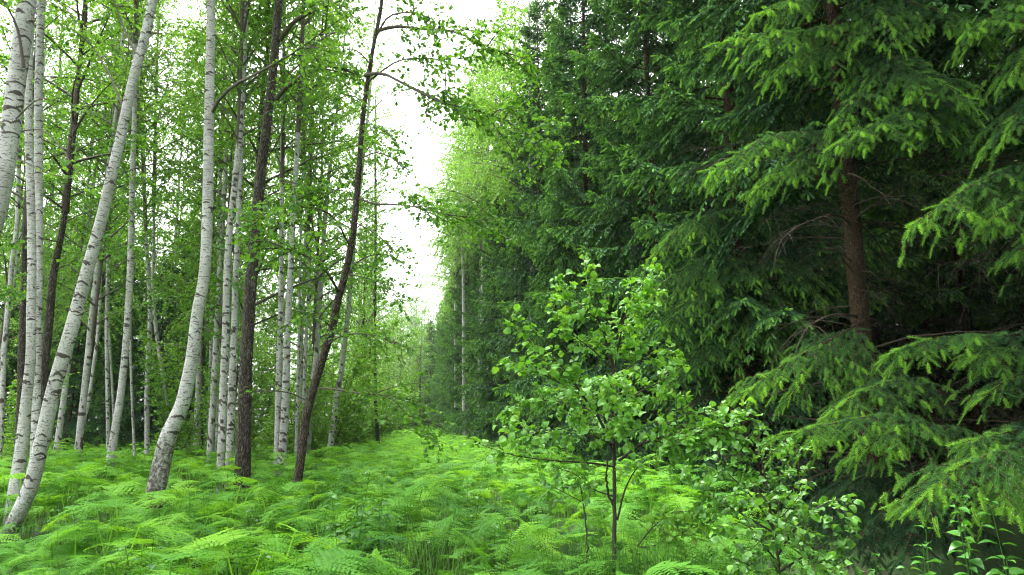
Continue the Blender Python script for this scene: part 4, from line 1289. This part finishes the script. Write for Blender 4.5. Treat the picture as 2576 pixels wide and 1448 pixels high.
sapling('low spreading alder bush beside the dark hollow under the spruce boughs', at(1990, 1640, B) * np.array([1, 1, 0]), [
    ([(1985, 1700, B), (1975, 1560, B), (1960, 1440, B), (1945, 1330, B), (1930, 1250, B)], .016, .006, 0, None),
    ([(1940, 1300, B), (1925, 1200, B), (1910, 1120, B), (1905, 1040, B)], .008, .002, .1, {}),
    ([(1945, 1330, B), (1900, 1260, 4.8), (1840, 1200, 4.7), (1790, 1150, 4.7)], .008, .002, .2, {}),
    ([(1945, 1340, B), (1860, 1290, 4.9), (1780, 1240, 4.9), (1720, 1195, 4.9)], .008, .002, .25, {}),
    ([(1945, 1330, B), (1970, 1240, 5.0), (1990, 1170, 5.1), (2010, 1130, 5.1)], .008, .002, .15, {}),
    ([(1955, 1400, B), (2010, 1320, 4.7), (2070, 1270, 4.6), (2130, 1250, 4.5)], .009, .002, .25, {}),
    ([(1960, 1440, B), (2040, 1390, 4.6), (2100, 1360, 4.5), (2160, 1352, 4.4)], .009, .002, .25, {}),
    ([(1965, 1480, B), (2030, 1450, 4.5), (2080, 1440, 4.4), (2130, 1420, 4.3)], .008, .002, .25, {}),
    ([(1960, 1420, B), (1920, 1370, 4.6), (1890, 1330, 4.5), (1850, 1310, 4.4)], .008, .002, .2, {}),
    ([(1965, 1480, B), (1920, 1450, 4.6), (1880, 1420, 4.5), (1830, 1400, 4.4)], .008, .002, .2, {}),
    ([(1950, 1350, B), (1960, 1310, 4.6), (1985, 1280, 4.4), (2010, 1250, 4.3)], .007, .002, .2, {}),
    ([(1935, 1270, B), (1905, 1230, 5.1), (1880, 1160, 5.2), (1850, 1110, 5.2)], .007, .002, .2, {}),
    ([(1970, 1520, B), (2000, 1470, 4.5), (2040, 1430, 4.3), (2060, 1400, 4.2)], .008, .002, .2, {}),
], ls=.049, tint=.40)
sapling('small straggly dead-leaved sapling left of the bushy alder', at(1480, 1500, 6.0) * np.array([1, 1, 0]), [
    ([(1478, 1520, 6), (1475, 1330, 6), (1468, 1270, 6), (1462, 1230, 6)], .010, .005, 0, None),
    ([(1466, 1260, 6), (1455, 1210, 5.9), (1440, 1185, 5.9)], .005, .002, .2, dict(tint=.25, lf_step=.08)),
    ([(1470, 1280, 6), (1490, 1230, 6.1), (1500, 1200, 6.1)], .005, .002, .2, dict(tint=.25, lf_step=.08)),
    ([(1468, 1265, 6), (1420, 1240, 6.0), (1390, 1225, 6.0)], .005, .002, .3, dict(tint=.2, lf_step=.1)),
])


def herb(px, py, Y, label, group=None, n=5, h=None, ls=.11, seed=0, spread=.16):
    """Leafy herb: upright stems, paired pointed leaves."""
    rng = np.random.default_rng(900 + seed)
    top = at(px, py, Y)
    base = np.array([top[0], top[1], float(ground_z(top[0], top[1]))])
    root = thing('woodland_herb', base, label, 'herb', group)
    ms, ml = MB(), MB()
    H = top[2] - base[2]
    for i in range(n):
        a, d = rng.uniform(0, 6.28), spread * rng.uniform(.1, 1)
        hh = H * (1 if i == 0 else rng.uniform(.6, .97))
        t = np.linspace(0, 1, 8)
        P = base + np.array([math.cos(a), math.sin(a), 0]) * (d * (.4 + t ** 1.5))[:, None] + UP * (hh * t)[:, None]
        tubes(ms, P, np.linspace(.0045, .002, 8)[None], 5, .3, 0)
        m = max(3, int(hh * .75 / .075))
        s = np.linspace(.25, 1, m)
        X, D = interp_path(P, s)
        for k in range(m):
            aa = a + k * 1.57 + rng.normal(0, .25)
            for q in (0, math.pi):
                dr = np.array([math.cos(aa + q), math.sin(aa + q), rng.uniform(-.05, .4)])
                scatter(ml, LEAF_P, X[k:k + 1] + dr * .012, dr[None], (UP + rng.normal(0, .2, 3))[None], np.array([ls * rng.uniform(.65, 1.15) * (1 - .35 * s[k] ** 3)]), np.array([.45 + rng.normal(0, .13) + .15 * s[k]]), 0)
    ms.build('stem', M['grass'], root, base)
    ml.build('foliage', M['herb'], root, base)
    return root


hl = [
    (2190, 1395, 4.3, 'dull green herb in the mouth of the dark hollow', None, 4, .08), (2245, 1410, 4.0, 'short herb between the alder bush and the pointed-leaf herb', None, 4, .08),
    (2440, 1262, 4.3, 'tall broad-leaved herb climbing before the dark hollow', None, 3, .13), (2310, 1340, 4.1, 'small pointed-leaf herb at the edge of the dark hollow', None, 2, .10),
    (2545, 1270, 4.4, 'broad-leaved herb at the frame edge under the bright spruce bough', None, 3, .12),
    (885, 1185, 6.2, 'light green pointed-leaf herb standing above the bracken', None, 4, .13), (955, 1200, 6.4, 'herb with a drooping top leaf above the bracken', None, 3, .14),
]
for i, (px, py, Y, lb, gp, n, ls) in enumerate(hl):
    herb(px, py, Y, lb, gp, n, ls=ls, seed=i)
for i in range(70):
    Y = fg.uniform(3.4, 5.2)
    px = fg.uniform(2180, 2640) if i < 46 else fg.uniform(1000, 1960)
    z = fg.uniform(.2, .5) if i < 46 else fg.uniform(.35, .72)
    herb(px, CY + FPX * math.tan(math.atan((EYE - z) / Y) + PITCH), Y, 'low leafy herb filling the foot of the picture among the ferns' if 0 else 'low leafy herb among many at the near edge of the bracken', 'low herbs at the near edge', 3, ls=.085, seed=40 + i, spread=.14)
for i in range(16):
    Y = fg.uniform(4.6, 5.6)
    px = fg.uniform(1400, 1760)
    z = fg.uniform(.4, .72)
    herb(px, CY + FPX * math.tan(math.atan((EYE - z) / Y) + PITCH), Y, 'low herb among those round the foot of the alder sapling', 'herbs round the foot of the sapling', 3, ls=.085, seed=300 + i)
for i in range(40):
    Y = fg.uniform(4.2, 9)
    px = fg.uniform(60, 1250) if i < 22 else fg.uniform(-60, 300)
    z = fg.uniform(.7, .95) if i < 22 else fg.uniform(.25, .5)
    herb(px, CY + FPX * math.tan(math.atan((EYE - z) / Y) + PITCH), Y, 'broad-leaved herb poking out among the bracken fronds', 'herbs scattered in the bracken', 2, ls=.10, seed=140 + i)


def blades(name, label, spots, mat, seed):
    rng = np.random.default_rng(seed)
    mb = MB()
    for (x, y, rad, n, h, bend, wd, t0) in spots:
        a, r_ = rng.uniform(0, 6.28, n), rad * np.sqrt(rng.random(n))
        bx, by = x + np.cos(a) * r_, y + np.sin(a) * r_
        hh = h * rng.uniform(.55, 1.1, n)
        b_ = rng.uniform(0, 6.28, n)
        t = np.linspace(0, 1, 6)
        d = np.stack([np.cos(b_), np.sin(b_), np.zeros(n)], -1)
        bd = bend * rng.uniform(.2, 1.2, n)
        P = np.stack([bx, by, ground_z(bx, by)], -1)[:, None] + UP * (hh[:, None] * (t - .35 * bd[:, None] * t ** 3))[..., None] + d[:, None] * (hh[:, None] * bd[:, None] * t ** 2)[..., None]
        tubes(mb, P, (wd * np.array([1, 1, .9, .7, .45, .1]))[None], 3, np.repeat(t0 + rng.normal(0, .12, n), 1), 0)
    return tag(mb.build(name, mat, smooth=()), label, kind='stuff')


sp_ = []
for px, Y, rad, n, h, bd, t0 in ((1620, 5.0, .35, 260, .95, .3, .3), (1540, 5.3, .3, 150, .8, .3, .3), (1690, 4.8, .3, 300, .8, .4, .35), (1440, 5.6, .3, 110, .8, .3, .35), (1780, 4.7, .4, 260, .7, .5, .4),
                                (1060, 6.4, .3, 40, 1.15, .35, .5), (1120, 6.0, .35, 50, 1.0, .4, .85), (1000, 5.4, .3, 35, .95, .4, .5), (1180, 7.2, .4, 50, 1.0, .3, .8)):
    sp_.append(((px - CX) / FPX * Y, Y, rad, n, h, bd, .0028, t0))
for _ in range(150):                                              # loose tufts in the fern and under the boughs
    Y = fg.uniform(3.3, 5.6)
    sp_.append((fg.uniform(.05, .85) * Y, Y, .22, 40, fg.uniform(.3, .55), .9, .0028, fg.uniform(.3, .6)))
for _ in range(60):
    Y = fg.uniform(4, 14)
    sp_.append((fg.uniform(-.75, .1) * Y, Y, .3, 4, fg.uniform(.95, 1.3), .35, .003, fg.uniform(.4, .8)))
blades('grass', 'thin grass and rush blades among the ferns', sp_, M['grass'], 8)

# ------------------------------------------------------------------ damp air between the trees
hz = MB()
a, b_, c_, d_, e_, f_ = -306, 306, -66, 426, -1.4, 33
hz.add([[a, c_, e_], [b_, c_, e_], [b_, d_, e_], [a, d_, e_], [a, c_, f_], [b_, c_, f_], [b_, d_, f_], [a, d_, f_]],
       [[0, 3, 2, 1], [4, 5, 6, 7], [0, 1, 5, 4], [1, 2, 6, 5], [2, 3, 7, 6], [3, 0, 4, 7]])
hm = bpy.data.materials.new('haze')
hm.use_nodes = True
hm.node_tree.nodes.clear()
pv = hm.node_tree.nodes.new('ShaderNodeVolumePrincipled')
pv.inputs['Color'].default_value = (.93, .96, .98, 1)
pv.inputs['Density'].default_value = .0003
ho = hm.node_tree.nodes.new('ShaderNodeOutputMaterial')
hm.node_tree.links.new(pv.outputs[0], ho.inputs['Volume'])
tag(hz.build('haze', hm, smooth=()), 'thin damp air in the wood', kind='stuff')
